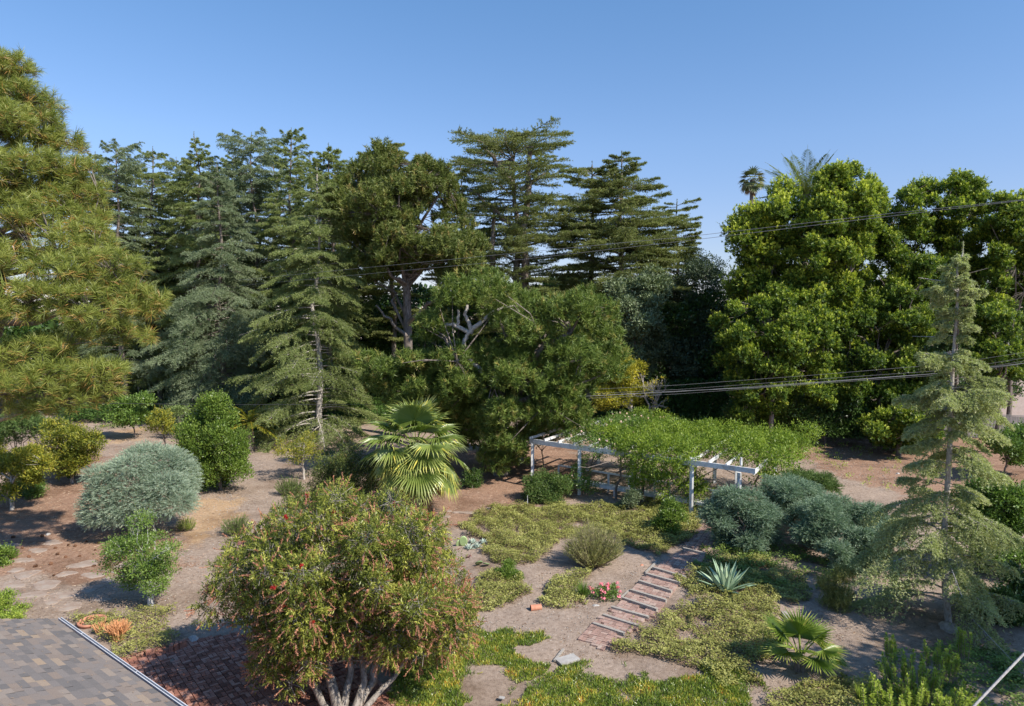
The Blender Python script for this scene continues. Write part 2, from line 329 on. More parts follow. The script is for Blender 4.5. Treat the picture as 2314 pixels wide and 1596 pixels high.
def tree(name, label, cat, Y, poly, bpx, *, rpx, n, thick, nc, style, leafm, bark=BARK, r0=.2, nl=8, zf=.35, seed=1, group=None, sq=.8,
         k=14, rc=.25, L=.1, Wd=.05, up=.35, tipy=0, tb=0, s=.2, spread=.7, bend=0, dead=.03, inner=.25, ntw=60, zmin=-.75, lobes=None, bz=0, by=None, out=.45, parts=('trunk', 'crown'), cull=.72, bark2=None, droop=0, rin=.78, rout=1.06, stray=11):
    rng = np.random.default_rng(seed); lb = lobes if lobes is not None else lobes_poly(rng, poly, Y, rpx, n, thick, sq)
    bY = by if by is not None else Y
    base = np.array([(bpx-CX)/F*bY*1.0, bY, bz]); t = thing(name, label, cat, base, group)
    P, N, _ = shell(rng, lb, nc, zmin=zmin, cull=cull, rin=rin, rout=rout); Pi = fill(rng, lb, int(nc*inner)); Ni = rdir(rng, len(Pi))
    w = MB(); woody(w, rng, base, lb, r0, nl, zf, P=P, ntw=ntw); w.build(parts[0], bark, t)
    c = MB()
    if style == 'leaf':
        f_leaf(c, rng, P, N, k, rc, L, Wd, up=up, tipy=tipy, tb=tb, droop=droop)
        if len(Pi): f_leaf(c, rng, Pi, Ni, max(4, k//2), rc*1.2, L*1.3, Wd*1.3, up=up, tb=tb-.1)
    elif style == 'tuft':
        f_tuft(c, rng, P, N, k, s, L, Wd, up=up, spread=spread, bend=bend, dead=dead, out=out, tb=tb)
        if len(Pi): f_tuft(c, rng, Pi, Ni, max(5, k//2), s, L*1.1, Wd*1.4, up=up, spread=.8, dead=dead)
    elif style == 'spray':
        f_spray(c, rng, P, N, k, s, L, Wd, up, tb)
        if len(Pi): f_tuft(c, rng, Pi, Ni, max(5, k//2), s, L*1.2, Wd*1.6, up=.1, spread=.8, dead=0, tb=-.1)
    elif style == 'rosette':
        nn = len(P); q = np.repeat(P, 5, 0)+rdir(rng, nn*5)*rc*rng.random((nn*5, 1))**.5; tbv = tb
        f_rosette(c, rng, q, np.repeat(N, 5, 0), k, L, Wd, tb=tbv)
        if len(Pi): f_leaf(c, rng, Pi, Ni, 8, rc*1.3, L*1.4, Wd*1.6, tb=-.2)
    if style in ('leaf', 'rosette') and stray:
        q = rng.choice(len(P), max(8, len(P)//stray)); A = unit(N[q]*.7+UP*.6+rdir(rng, len(q))*.3); ln = rc*rng.uniform(1.0, 2.4, len(q)); kk = 9; u = np.tile(np.linspace(.2, 1, kk), len(q))
        Q = np.repeat(P[q], kk, 0)+np.repeat(A*ln[:, None], kk, 0)*u[:, None]; m = len(Q); leaves(c, Q, unit(np.repeat(A, kk, 0)*.6+rdir(rng, m)), unit(UP+rdir(rng, m)*.6), L*rng.uniform(.5, 1, m), Wd*.8, np.clip(.35+rng.random(m)*.5, 0, 1)); sticks(c, P[q]-A*.1, P[q]+A*ln[:, None], L*.05, L*.02, mat=1)
    c.build(parts[1], [leafm, TWIGD], t)
    return t, P, N, lb, rng
def conifer(rng, cm, wm, base, ztop, prof, nb, t0=.12, upf=.12, droop=.22, ntw=26, nf=9, kb=3, L=.2, Wd=.045, r0=.25, tiers=0, tdroop=.25, twL=.4, lead=True, plate=0, minL=.25, wob=.02, trunkpts=None, twst=False, sdroop=0, tmin=.18, tb=0, topup=.55):
    base = np.asarray(base, float); H = ztop-base[2]
    tp = trunkpts if trunkpts is not None else limb(rng, base, base+UP*H, 9, wob*.4)
    tt = np.linspace(0, 1, len(tp)); tube(wm, tp, r0*(1-tt*.93)+.012, 8)
    t = t0+(1-t0)*(np.sort(rng.random(nb))**.85)*.985
    if tiers: t = (np.floor(t*tiers)+.5+rng.normal(size=nb)*.24)/tiers; t = np.clip(t, t0, .99)
    az = np.arange(nb)*2.39996+rng.normal(size=nb)*.35
    Lb = np.maximum(prof(t, az)*(1.18-.62*rng.random(nb)**1.6), minL)
    S = np.stack([np.interp(t, tt, tp[:, c]) for c in range(3)], 1); h = np.stack([np.cos(az), np.sin(az), 0*az], 1); pr = np.stack([-np.sin(az), np.cos(az), 0*az], 1)
    u_ = upf+topup*np.clip(t-.8, 0, 1)/.2+rng.normal(size=nb)*.11; d_ = droop*(1.15-.7*t)*rng.uniform(.5, 1.5, nb)
    def bp(i, s): return S[i]+h[i]*(s*Lb[i])[:, None]+UP*((u_[i]*s-d_[i]*s*s)*Lb[i])[:, None]+pr[i]*(np.sin(s*5+i)*.03*Lb[i])[:, None]
    ii = np.arange(nb); rb = np.clip(Lb*.013+.006, .006, .09)
    for a in range(6):
        s0, s1 = np.full(nb, a/6), np.full(nb, (a+1)/6); sticks(wm, bp(ii, s0), bp(ii, s1), rb*(1-.8*s0), rb*(1-.8*s1))
    # side twigs, numbered by branch length
    cnt = np.maximum(4, (ntw*Lb/np.median(Lb)).astype(int)); bi = np.repeat(ii, cnt); m = len(bi)
    s = tmin+(1-tmin)*rng.random(m)**.8; side = np.where(rng.random(m) < .5, -1., 1.)
    lt = np.minimum((.55*(1-s)+.14)*Lb[bi]*rng.uniform(.5, 1.1, m)*twL/.4, 2.2); A = bp(bi, s)
    d = unit(h[bi]*rng.uniform(.5, 1, (m, 1))+pr[bi]*(side*rng.uniform(.5, 1, m))[:, None]+UP*rng.uniform(-.22+plate, .12+plate, (m, 1))-UP*sdroop)
    c = rng.random(nb)[bi]*.4
    if twst: sticks(wm, A, A+d*(lt*.5)[:, None]-UP*(tdroop*lt*.25)[:, None], .006, .003)
    m2 = m*nf; A2, d2, l2 = np.repeat(A, nf, 0), np.repeat(d, nf, 0), np.repeat(lt, nf); u = (np.tile(np.arange(nf), m)+rng.random(m2))/nf
    Q = A2+d2*(l2*u)[:, None]-UP*(tdroop*l2*u*u)[:, None]+rng.normal(size=(m2, 3))*.02
    m3 = m2*kb; D = unit(np.repeat(d2, kb, 0)*.55+rdir(rng, m3)*.75+UP*(.15-tdroop*.5)); tn = np.clip(np.repeat(np.repeat(c, nf), kb)+rng.random(m3)*.6+tb, 0, 1)
    blades(cm, rng, np.repeat(Q, kb, 0), D, L*rng.uniform(.6, 1.2, m3), Wd, tn)
    if lead:
        z = rng.random(110)*1.0; Q = tp[-1]-UP*(z[:, None]*H*.07-.3); D = unit(rdir(rng, 110)*.7+UP*.8); blades(cm, rng, Q, D, L*.8, Wd, rng.random(110)*.6); tube(wm, [tp[-1]-UP*.3, tp[-1]+UP*.35], [.02, .008], 4)
        q = rng.integers(0, nb, max(6, nb//14)); e = bp(q, np.full(len(q), 1.0)); sticks(wm, bp(q, np.full(len(q), .6)), e+h[q]*.5+UP*.15, .018, .006)     # bare projecting twigs
def prof_px(rows, pxt, Y, ztop, base=0):                    # silhouette rows (py, left reach px, right reach px)
    z = np.array([WD(pxt, r[0], Y)[2] for r in rows]); t = (z-base)/(ztop-base); o = np.argsort(t)
    l = np.array([r[1] for r in rows])[o]*Y/F; r_ = np.array([r[2] for r in rows])[o]*Y/F; t = t[o]
    def f(tq, az): 
        c = (np.cos(az)+1)/2; return np.interp(tq, t, l)*(1-c)+np.interp(tq, t, r_)*c
    return f
def cedar(name, label, px, Y, pytop, rows, mats, seed, group=None, cat='tree', base=0, **kw):
    rng = np.random.default_rng(seed); top = WD(px, pytop, Y); b = np.array([top[0], Y, base]); t = thing(name, label, cat, b, group)
    cm, wm = MB(), MB(); conifer(rng, cm, wm, b, top[2], prof_px(rows, px, Y, top[2], base), **kw)
    wm.build('trunk', mats[1], t); cm.build('crown', mats[0], t); return t

# ================================================================== GROUND
def poly_w(pp): return [tuple(W(a, b)[:2]) for a, b in pp]
LIT = [poly_w(p) for p in (
    [(-60, 1100), (60, 1090), (130, 1020), (250, 1030), (330, 1130), (430, 1250), (420, 1290), (300, 1290), (170, 1330), (-60, 1290)],
    [(980, 1030), (1100, 1010), (1290, 1000), (1330, 1090), (1250, 1140), (1120, 1160), (1060, 1185), (990, 1190), (960, 1120)],
    [(1700, 985), (2330, 985), (2340, 1180), (2060, 1130), (1900, 1075), (1790, 1030)])]
TAN = [poly_w(p) for p in ([(400, 1110), (560, 1130), (560, 1170), (440, 1230), (380, 1290), (390, 1160)], [(230, 975), (330, 965), (300, 1000), (240, 1010)])]
def ground():
    def axis(a, b, st, far):
        c = list(np.arange(a, b+.01, st)); s = st; v = b
        while v < far: s *= 1.35; v += s; c.append(v)
        s = st; v = a; pre = []
        while v > -far: s *= 1.35; v -= s; pre.append(v)
        return np.array(pre[::-1]+c)
    xs, ys = axis(-28, 30, .16, 2600), axis(9, 60, .16, 2600); X, Y = np.meshgrid(xs, ys); Z = gz(X, Y)
    near = ((X > -30) & (X < 32) & (Y < 62) & (Y > 7)); Z += np.where(near, (fbm(X, Y, .7, 3, 3)-.5)*.07+(fbm(X, Y, .38, 8, 2)-.5)*.03, 0)
    V = np.stack([X, Y, Z], -1).reshape(-1, 3); nx = len(xs); i = np.arange(len(ys)-1)[:, None]*nx; j = np.arange(nx-1)[None]
    f = np.stack([i+j, i+j+1, i+nx+j+1, i+nx+j], -1).reshape(-1, 4)
    x, y = V[:, 0]+(fbm(V[:, 0], V[:, 1], 1.2, 1)-.5)*1.6, V[:, 1]+(fbm(V[:, 0], V[:, 1], 1.2, 2)-.5)*2.2
    lit = np.zeros(len(V)); tan = np.zeros(len(V))
    for p in LIT: e = edist(x, y, p); lit = np.maximum(lit, np.clip(.5+np.where(inpoly(x, y, p), e, -e)/1.6, 0, 1))
    for p in TAN: e = edist(x, y, p); tan = np.maximum(tan, np.clip(.5+np.where(inpoly(x, y, p), e, -e)/1.6, 0, 1))
    mb = MB(); mb.add(V, f, .5, 0, True)
    m, n, out = newmat('garden_soil'); vec = n.nodes.new('ShaderNodeTexCoord').outputs['Object']
    n1, n2, n3 = noise(n, .9, 8, vec, .7), noise(n, 7, 9, vec, .78), noise(n, 45, 4, vec, .8)
    soil = mix(n, ramp(n, [(.20, .15, .115), (.365, .285, .228), (.47, .38, .31)], n2, [.3, .5, .72]), ramp(n, [(.62, .55, .5), (1, 1, 1), (1.12, 1.06, 1)], n3, [.28, .5, .75]), 1.0, 'MULTIPLY')
    litc = mix(n, ramp(n, [(.20, .115, .075), (.345, .22, .155), (.455, .33, .25)], n2, [.3, .52, .74]), ramp(n, [(.55, .5, .45), (1, 1, 1), (1.3, 1.25, 1.2)], n3, [.3, .5, .75]), 1.0, 'MULTIPLY')
    tanc = ramp(n, [(.33, .21, .12), (.48, .33, .20), (.55, .40, .27)], n2, [.3, .5, .7])
    def soft(name, lo, hi):
        a = mathn(n, 'ADD', attr(n, name).outputs['Fac'], mathn(n, 'MULTIPLY', mathn(n, 'SUBTRACT', n1, .5), 2.2)); a = mathn(n, 'ADD', a, mathn(n, 'MULTIPLY', mathn(n, 'SUBTRACT', n2, .5), .9))
        r = n.nodes.new('ShaderNodeMapRange'); r.inputs[1].default_value = lo; r.inputs[2].default_value = hi; n.links.new(a, r.inputs[0]); return r.outputs[0]
    col = mix(n, soil, litc, soft('litter', .35, .7)); col = mix(n, col, tanc, soft('tan', .4, .8))
    col = mix(n, col, ramp(n, [(.66, .62, .58), (1, 1, 1), (1.1, 1.08, 1.05)], noise(n, .35, 7, vec, .68), [.34, .5, .7]), 1.0, 'MULTIPLY')
    spk = n.nodes.new('ShaderNodeTexVoronoi'); spk.inputs['Scale'].default_value = 16; n.links.new(vec, spk.inputs['Vector'])
    r = n.nodes.new('ShaderNodeMapRange'); r.inputs[1].default_value = .10; r.inputs[2].default_value = .16; r.inputs[3].default_value = .55; r.inputs[4].default_value = 0; n.links.new(spk.outputs['Distance'], r.inputs[0])
    cc = n.nodes.new('ShaderNodeSeparateColor'); n.links.new(spk.outputs['Color'], cc.inputs[0])
    sel = mathn(n, 'MULTIPLY', mathn(n, 'GREATER_THAN', cc.outputs[0], .72), r.outputs[0])
    col = mix(n, col, ramp(n, [(.16, .09, .05), (.55, .46, .37)], cc.outputs[1]), sel)
    b = n.nodes.new('ShaderNodeBsdfPrincipled'); b.inputs['Roughness'].default_value = .95; b.inputs['Specular IOR Level'].default_value = .1; n.links.new(col, b.inputs['Base Color'])
    bm = n.nodes.new('ShaderNodeBump'); bm.inputs['Strength'].default_value = .9; bm.inputs['Distance'].default_value = .055; n.links.new(mix(n, n2, n3, .4), bm.inputs['Height']); n.links.new(bm.outputs[0], b.inputs['Normal'])
    n.links.new(b.outputs[0], out.inputs[0])
    o = mb.build('ground', m); o.data.attributes.new('litter', 'FLOAT', 'POINT').data.foreach_set('value', lit.astype(np.float32))
    o.data.attributes.new('tan', 'FLOAT', 'POINT').data.foreach_set('value', tan.astype(np.float32)); structure(o)
ground()
def scatter(rng, polys, n, patch=0, psc=.8, seed=0, fade=.5):
    out = []
    for pp in polys:
        p = np.array(poly_w(pp)); lo, hi = p.min(0)-.3, p.max(0)+.3; ar = (hi-lo).prod(); k = int(n*ar); X = rng.uniform(lo, hi, (k, 2))
        wx = X+np.stack([fbm(X[:, 0], X[:, 1], .8, 31)-.5, fbm(X[:, 0], X[:, 1], .8, 47)-.5], 1)*1.1
        q = inpoly(wx[:, 0], wx[:, 1], p)
        if patch: q &= fbm(X[:, 0], X[:, 1], psc, seed+7, 3) > patch+rng.normal(size=k)*.03
        out.append(X[q])
    X = np.concatenate(out); return np.stack([X[:, 0], X[:, 1], gz(X[:, 0], X[:, 1])], 1)
# ================================================================== BRICK PATH, PATIO
BRICK = plain('weathered_red_brick', [(.16, .075, .055), (.34, .15, .105), (.45, .26, .20)], 7, .9, .15, .5, 30, tintmix=.55)
BRICKG = plain('dusty_pink_brick', [(.22, .145, .12), (.38, .245, .20), (.45, .36, .30)], 2.2, .9, .15, .5, 30, tintmix=.35)
TIM = plain('weathered_timber', [(.20, .18, .155), (.38, .345, .30), (.50, .46, .41)], 5, .9, .2, .6, 16, stretch=(1, 6, 6))
def c6(x, y): return (1041+x/3.637, 1157+y/3.637)
tim = [((1090, 925), (1345, 1010)), ((1170, 855), (1470, 950)), ((1240, 790), (1545, 875)), ((1330, 715), (1615, 810)), ((1395, 650), (1690, 735)), ((1465, 575), (1735, 660)), ((1520, 515), (1810, 595)), ((1580, 465), (1850, 545)), ((1830, 305), (2010, 350))]
names = ['lowest weathered timber riser on the brick garden path', 'second timber riser up from the bottom of the brick path', 'third timber riser up from the bottom of the brick path',
         'fourth timber riser up the brick path, level with the terracotta pipe', 'fifth timber riser up the brick path, beside the pink flowers', 'sixth timber riser up the brick path, left of the agave',
         'seventh timber riser up the brick path near the loose board', 'eighth timber riser, last before the shaded bricks of the path', 'topmost timber riser on the shaded path below the pergola']
TE = []
for (a, b), nm in zip(tim, names):
    A, B = W(*c6(*a), .06), W(*c6(*b), .06); TE.append((A, B)); mb = MB(); beam(mb, A, B, .10, .13, tint=.4)
    o = mb.build('timber_riser', TIM, loc=(A+B)/2); tag(o, nm, 'timber edging', 'timber risers crossing the brick path')
def bricks(poly, ang, z, mat, name, seed, org, bl=.215, bw=.105, weave=True, miss=.0, gap=.008, th=.06):
    rng = np.random.default_rng(seed); e = np.array([math.cos(ang), math.sin(ang)]); f = np.array([-e[1], e[0]]); p = np.array(poly); q = p-org
    a, b = q@e, q@f; mb = MB(); S = bl+.004; hs, ws = bl/2-gap/2, bw/2-gap/2
    for i in range(int(a.min()/S)-1, int(a.max()/S)+2):
        for j in range(int(b.min()/S)-1, int(b.max()/S)+2):
            for k in (-1, 1):
                if (i+j) % 2: c = (i*S+S/2, j*S+S/2+k*bw/2); hx, hy = hs, ws
                else: c = (i*S+S/2+k*bw/2, j*S+S/2); hx, hy = ws, hs
                w = org+e*c[0]+f*c[1]
                if not inpoly(w[0], w[1], p) or rng.random() < miss: continue
                r = rng.normal()*.015; ee = e*math.cos(r)+f*math.sin(r); ff = -e*math.sin(r)+f*math.cos(r)
                tz = rng.normal()*.004; box(mb, [w[0], w[1], z-th/2+rng.normal()*.004+gz(w[0], w[1])], [*(ee*hx), tz*.6], [*(ff*hy), tz*.4], [0, 0, th/2], rng.random())
    return mb.build(name, mat, loc=(float(org[0]), float(org[1]), 0))
PL = [W(*c6(960, 1065))]+[t[0] for t in TE]; PR = [W(*c6(1190, 1150))]+[t[1] for t in TE]
top = W(1620, 1185)
pathpoly = [v[:2] for v in PL]+[W(1575, 1185)[:2], W(1640, 1185)[:2]]+[v[:2] for v in PR[::-1]]
pd = TE[6][0][:2]-TE[0][0][:2]; pang = math.atan2(pd[1], pd[0])
structure(bricks(pathpoly, pang+.05, .055, BRICKG, 'brick_path', 5, PL[0][:2], miss=.03))
pat = [W(215, 1512)[:2], W(300, 1480)[:2], W(420, 1446)[:2], W(600, 1425)[:2], W(760, 1470)[:2], W(860, 1545)[:2], W(960, 1620)[:2], W(900, 1800)[:2], W(300, 1800)[:2]]
structure(bricks(pat, R(40), .05, BRICK, 'brick_patio', 6, W(400, 1560)[:2], gap=.012, miss=.004))
# ================================================================== HOUSE ROOF
def house():
    Cn = W(124, 1399, 3.0); e = unit(W(399, 1596, 3.0)-Cn); h = np.array([e[1], -e[0], 0]); tn = .36
    t = thing('house', 'house corner with grey and brown shingle roof and white gutter', 'house', (Cn[0]+e[0]*4+h[0]*3.5, Cn[1]+e[1]*4+h[1]*3.5, 0))
    rng = np.random.default_rng(3); up = unit(h+UP*tn); nrm = np.cross(e, up); nrm = nrm if nrm[2] > 0 else -nrm
    LE, LS = 12.5, 5.2; mb = MB()
    o = Cn-nrm*.03; box(mb, o+e*LE/2+up*LS/2, e*LE/2, up*LS/2, nrm*.02, .3)
    row, ex = 0, .142
    while row*ex < LS:
        x = -.02-rng.random()*.15
        while x < LE:
            w = rng.choice([.15, .2, .27, .33, .4]); w2 = min(w, LE-x); th = rng.choice([.004, .009, .009]); u0 = row*ex
            c0, c1 = Cn+e*max(x, 0)+up*(u0-.0), Cn+e*(x+w2-.003)+up*u0
            a0, a1 = c0+nrm*(th+.006), c1+nrm*(th+.006); b0, b1 = c0+up*ex+nrm*.001, c1+up*ex+nrm*.001
            mb.add([c0, c1, a1, a0, b1, b0], [[0, 1, 2, 3], [3, 2, 4, 5]], rng.choice([rng.random()*.5, rng.random()*.6, rng.random()]))
            x += w
        row += 1
    m, n, out = newmat('asphalt_shingle'); vec = n.nodes.new('ShaderNodeTexCoord').outputs['Object']
    col = ramp(n, [(.15, .14, .135), (.22, .195, .18), (.25, .20, .165), (.285, .24, .205), (.36, .265, .18)], attr(n, 'tint').outputs['Fac'], [0, .25, .5, .75, 1])
    col = mix(n, col, ramp(n, [(.75, .75, .75), (1.2, 1.2, 1.2)], noise(n, 160, 3, vec), [.35, .65]), 1.0, 'MULTIPLY')
    b = n.nodes.new('ShaderNodeBsdfPrincipled'); b.inputs['Roughness'].default_value = .95; b.inputs['Specular IOR Level'].default_value = .15; n.links.new(col, b.inputs[0]); n.links.new(b.outputs[0], out.inputs[0])
    mb.build('roof', m, t)
    k = 420; a = rng.uniform(0, LE, k); b_ = rng.random(k)**1.5*LS*.98; P = Cn+e*a[:, None]+up*b_[:, None]+nrm*.016; g = rng.uniform(0, 6.28, k); D = e*np.cos(g)[:, None]+up*np.sin(g)[:, None]; dm = MB(); leaves(dm, P, D, np.broadcast_to(nrm, (k, 3)), rng.uniform(.02, .07, k), rng.uniform(.006, .02, k), rng.random(k)); dm.build('fallen_leaves', M_dry, t)['kind'] = 'stuff'
    mb = MB(); rdg = Cn+up*LS; dn = unit(h-UP*tn); n2 = np.cross(e, dn); n2 = n2 if n2[2] > 0 else -n2
    box(mb, rdg+e*LE/2+dn*LS/2-n2*.035, e*LE/2, dn*LS/2, n2*.02, .3); mb.build('rear_roof', m, t)
    wh = plain('white_painted_metal', [(.52, .52, .54), (.72, .73, .75)], 3, .35, .5, 0)
    g = MB(); o = Cn-up*.06-UP*.03                                       # open gutter trough: two rims and a bottom
    q = -h
    beam(g, o+q*.012-e*.02, o+q*.012+e*LE, .014, .09); beam(g, o+q*.062-e*.02, o+q*.062+e*LE, .014, .085); beam(g, o+q*.037-UP*.048-e*.02, o+q*.037-UP*.048+e*LE, .036, .01)
    for k in range(0, 5): beam(g, o+e*(1.1+k*2.4)+q*.02+UP*.03, o+e*(1.1+k*2.4)+q*.054+UP*.03, .015, .006)
    g.build('gutter', wh, t)
    w = MB(); st = plain('cream_stucco', [(.55, .50, .42), (.62, .57, .49)], 4, .9, .1, .3, 60)
    b0 = Cn+h*.45+e*.35; dpt = 2*LS*.94-.9
    for a, b in ((b0, b0+e*(LE-.7)), (b0+h*dpt, b0+h*dpt+e*(LE-.7)), (b0, b0+h*dpt), (b0+e*(LE-.7), b0+h*dpt+e*(LE-.7))):
        a, b = np.array(a), np.array(b); a[2] = b[2] = 1.48; d = b-a; ww = unit(np.cross(d, UP)); box(w, (a+b)/2, d/2, ww*.09, UP*1.48)
    w.build('wall', st, t)
    f = MB(); beam(f, Cn-e*.012-nrm*.10, Cn-e*.012-nrm*.10+up*LS, .024, .16); f.build('barge_board', wh, t)
house()
# ================================================================== PERGOLA AND BENCH
WHITE = plain('flaking_white_paint', [(.42, .40, .37), (.70, .70, .69), (.80, .80, .79)], 3, .6, .3, .3, 25, stretch=(1, 1, 1))
BA = np.array([1.1, 36.4]); BD = unit(np.array([9.4, -7.1])); BL = 11.78; BN = np.array([.53, .85]); BN = unit(BN)
def onbeam(px):                                            # where the front beam passes a photo column
    k = (px-CX)/F; return (BA[0]-k*BA[1])/(k*BD[1]-BD[0])
def pergola():
    t = thing('pergola', 'long white wooden pergola standing under leafy climbers', 'pergola', (*(BA+BD*BL/2+BN*3.5), 0))
    B3 = lambda s, w, z: np.array([*(BA+BD*s+BN*w), z])
    def part(nm, a, b, w, h): m = MB(); beam(m, a, b, w, h); m.build(nm, WHITE, t)
    for s in [onbeam(v) for v in (1204, 1311, 1433, 1568, 1677)]:
        part('post', B3(s, 0, -.05), B3(s, 0, 2.34), .165, .165)
    s = onbeam(1568); part('post_top', B3(onbeam(1433), 0, 2.52), B3(onbeam(1433), 0, 2.60), .17, .17)
    part('post_top', B3(s, 0, 2.64), B3(s, 0, 2.74), .15, .15)
    for s in (.9, 4.6, 8.2, 11.4): part('post', B3(s, 6.6, -.05), B3(s, 6.6, 2.34), .165, .165); part('post_top', B3(s, 6.6, 2.50), B3(s, 6.6, 2.72), .15, .15)
    part('post', B3(BL-.1, 2.6, -.05), B3(BL-.1, 2.6, 2.5), .12, .12)
    part('post', B3(onbeam(1677)-.25, .55, -.05), B3(onbeam(1677)-.25, .55, 2.40), .13, .10)
    part('beam', B3(-.15, 0, 2.45), B3(onbeam(1568)+.3, 0, 2.465), .11, .25); part('beam', B3(onbeam(1568)-.15, -.10, 2.52), B3(BL+.1, -.10, 2.52), .08, .22)
    part('beam', B3(-.15, 6.6, 2.45), B3(BL+.1, 6.6, 2.45), .09, .22)
    for s in (-.1, .85, 1.75, 2.7, 3.6, 4.5, 5.5, 6.4, 7.3, 8.3, 9.05, 9.8, 10.6): part('rafter', B3(s, -.12, 2.62), B3(s, 6.9, 2.655), .075, .13)
    part('rafter', B3(BL, -.05, 2.42), B3(BL, 6.9, 2.42), .07, .17)
    m = MB(); tube(m, [B3(onbeam(1677)+.05, .1, 2.65), B3(onbeam(1677)+.05, .1, 3.0)], [.06, .05], 8, cap=True); m.build('cut_post_end', WHITE, t)
    b = thing('garden_bench', 'long low white slatted bench with back rail inside the pergola', 'bench', (*(BA+BD*6+BN*1.2), 0))
    def bp(nm, a, c, w, h): m = MB(); beam(m, a, c, w, h); m.build(nm, WHITE, b)
    for k in range(3): bp('seat_plank', B3(2.2, .85+k*.15, .47), B3(10.2, .85+k*.15, .47), .13, .05)
    bp('seat_front', B3(2.2, .775, .40), B3(10.2, .775, .40), .03, .14)
    for s in (2.4, 4.6, 6.8, 9.9): bp('leg', B3(s, .85, -.05), B3(s, .85, .44), .10, .10)
    for s in (.9, 2.35, 4.0, 5.2, 6.6, 7.4, 9.6): bp('back_post', B3(s, 1.4, -.05), B3(s, 1.4, .94), .10, .10)
    bp('back_rail', B3(.9, 1.4, 1.0), B3(10.2, 1.4, 1.0), .12, .07)
    return B3
B3 = pergola()
def climbers():
    rng = np.random.default_rng(11)
    t = thing('flowering_vine', 'dense bright green vine with hanging pods over the pergola roof', 'vine', B3(6, 1, 0))
    L = []
    for s, w in [(s, w) for s in np.arange(3.4, 12.6, .75) for w in np.arange(.3, 7.6, .85)]:
        if rng.random() < .22 or s+.9*rng.random() < 3.9-(w-3)*.1 or (s > 8.6 and w < 1.6) or (w < 1 and s < 5): continue
        r = rng.uniform(.35, .8); L.append([*B3(s+rng.normal()*.25, w+rng.normal()*.25, 2.68+rng.uniform(-.15, .6)), r, r, r*.55])
    for s, w, z, r in ((5.6, -.1, 2.7, .4), (6.1, -.2, 2.75, .5), (6.8, -.15, 2.7, .55), (7.4, -.2, 2.65, .5), (8.0, -.1, 2.75, .5), (7.0, -.3, 2.3, .45), (7.6, -.25, 2.2, .4), (6.9, -.3, 1.6, .3), (6.2, -.3, 1.3, .25), (8.2, -.2, 2.3, .35), (8.6, .4, 2.6, .5), (6.3, .0, 2.3, .55), (6.5, -.2, 1.9, .45), (6.4, -.1, 1.5, .35), (7.2, 0, 2.1, .5), (7.3, 0, 1.6, .35), (7.9, .1, 2.0, .5), (5.9, .1, 2.2, .4), (8.3, .9, 1.7, .6), (8.7, 1.1, 1.2, .55), (8.9, 1, .7, .5), (6, 0, 1.1, .2), (11.9, 1.5, 2.3, .5), (12.3, 3, 2.2, .5), (6.5, -.3, .9, .25), (7.6, -.1, 1.0, .3)):
        L.append([*B3(s, w, z), r, r, r*1.0])
    lb = np.array(L); P, N, _ = shell(rng, lb, 3900, zmin=-.9, cull=.75, rin=.5, rout=1.5); c = MB(); f_leaf(c, rng, P, N, 15, .24, .15, .05, up=.1, droop=.25, tb=-.02)
    w = MB()
    for s, q in ((8.8, .9), (6.3, .3), (4.9, .4), (10.6, 5.5)):
        p = limb(rng, B3(s, q, -.05), B3(s+.2, q+.2, 2.6), 8, .03); tube(w, p, np.linspace(.07, .04, 8), 7)
        for k in range(4): tube(w, limb(rng, p[-1-k], p[-1-k]+np.array([rng.normal()*1.4, rng.normal()*1.4, .3]), 6, .05), np.linspace(.035, .012, 6), 5)
    w.build('stem', BARK, t); c.build('foliage', M_wis, t)
    Q = P[rng.choice(len(P), 100)]-UP*.05; d = MB(); tube(d, [[0, 0, 0], [0, .01, .06], [.01, .01, .25], [.01, .01, .31]], [.004, .016, .014, .002], 5, .35); place_parts(t, 'seed_pod', d, M_weed, Q, unit(-UP+rng.normal(size=(100, 3))*.06), rng)
    # rose
    t = thing('climbing_rose', 'climbing rose with small pale pink blooms on the left of the pergola', 'rose', B3(3.0, .6, 0))
    L = [[*B3(s, w, z), r, r, r*.6] for s, w, z, r in ((1.6, 1.5, 2.8, .4), (1.9, 2.8, 2.8, .5), (1.3, 4.0, 2.8, .5), (2.3, 4.4, 2.9, .6), (3.9, .2, 2.75, .4), (4.6, .9, 2.8, .5), (5.2, .4, 2.75, .4), (5.0, 1.6, 2.8, .5), (3.0, .2, 2.65, .3), (4.2, -.1, 2.2, .3), (2.2, .6, 2.6, .35), (2.6, 1.6, 2.7, .5), (3.2, 2.6, 2.8, .7), (3.4, 3.8, 2.9, .8), (3.2, 5.0, 2.9, .8), (4.0, 4.6, 3.0, .7), (4.0, 3, 2.9, .6), (3.4, 1.2, 2.7, .45), (4.2, 1.8, 2.7, .5), (2.6, 6.4, 2.8, .9), (3.9, 6.6, 2.9, .8), (5, 7, 2.9, .6), (4.6, .5, 2.5, .4), (3.0, .3, 1.9, .3), (2.9, .2, 1.3, .35), (3.0, -.2, .8, .5), (2.4, -.4, .7, .45), (3.5, -.2, .6, .5))]
    lb = np.array(L); P, N, _ = shell(rng, lb, 1700, zmin=-.9, cull=.75, rin=.6, rout=1.3); c = MB(); f_leaf(c, rng, P, N, 15, .24, .085, .06, up=.3)
    w = MB(); woody(w, rng, B3(3.1, .5, 0), lb, .045, 10, .5, P=P, ntw=90); w.build('stem', TWIGD, t); c.build('foliage', M_mid, t)
    Q, NQ, _ = shell(rng, lb, 95, zmin=0, rin=1.02, rout=1.12); fl = MB(); f_rosette(fl, rng, np.zeros((1, 3)), UP[None], 16, .085, .065); place_parts(t, 'blossom', fl, M_pale, Q, NQ, rng)
climbers()
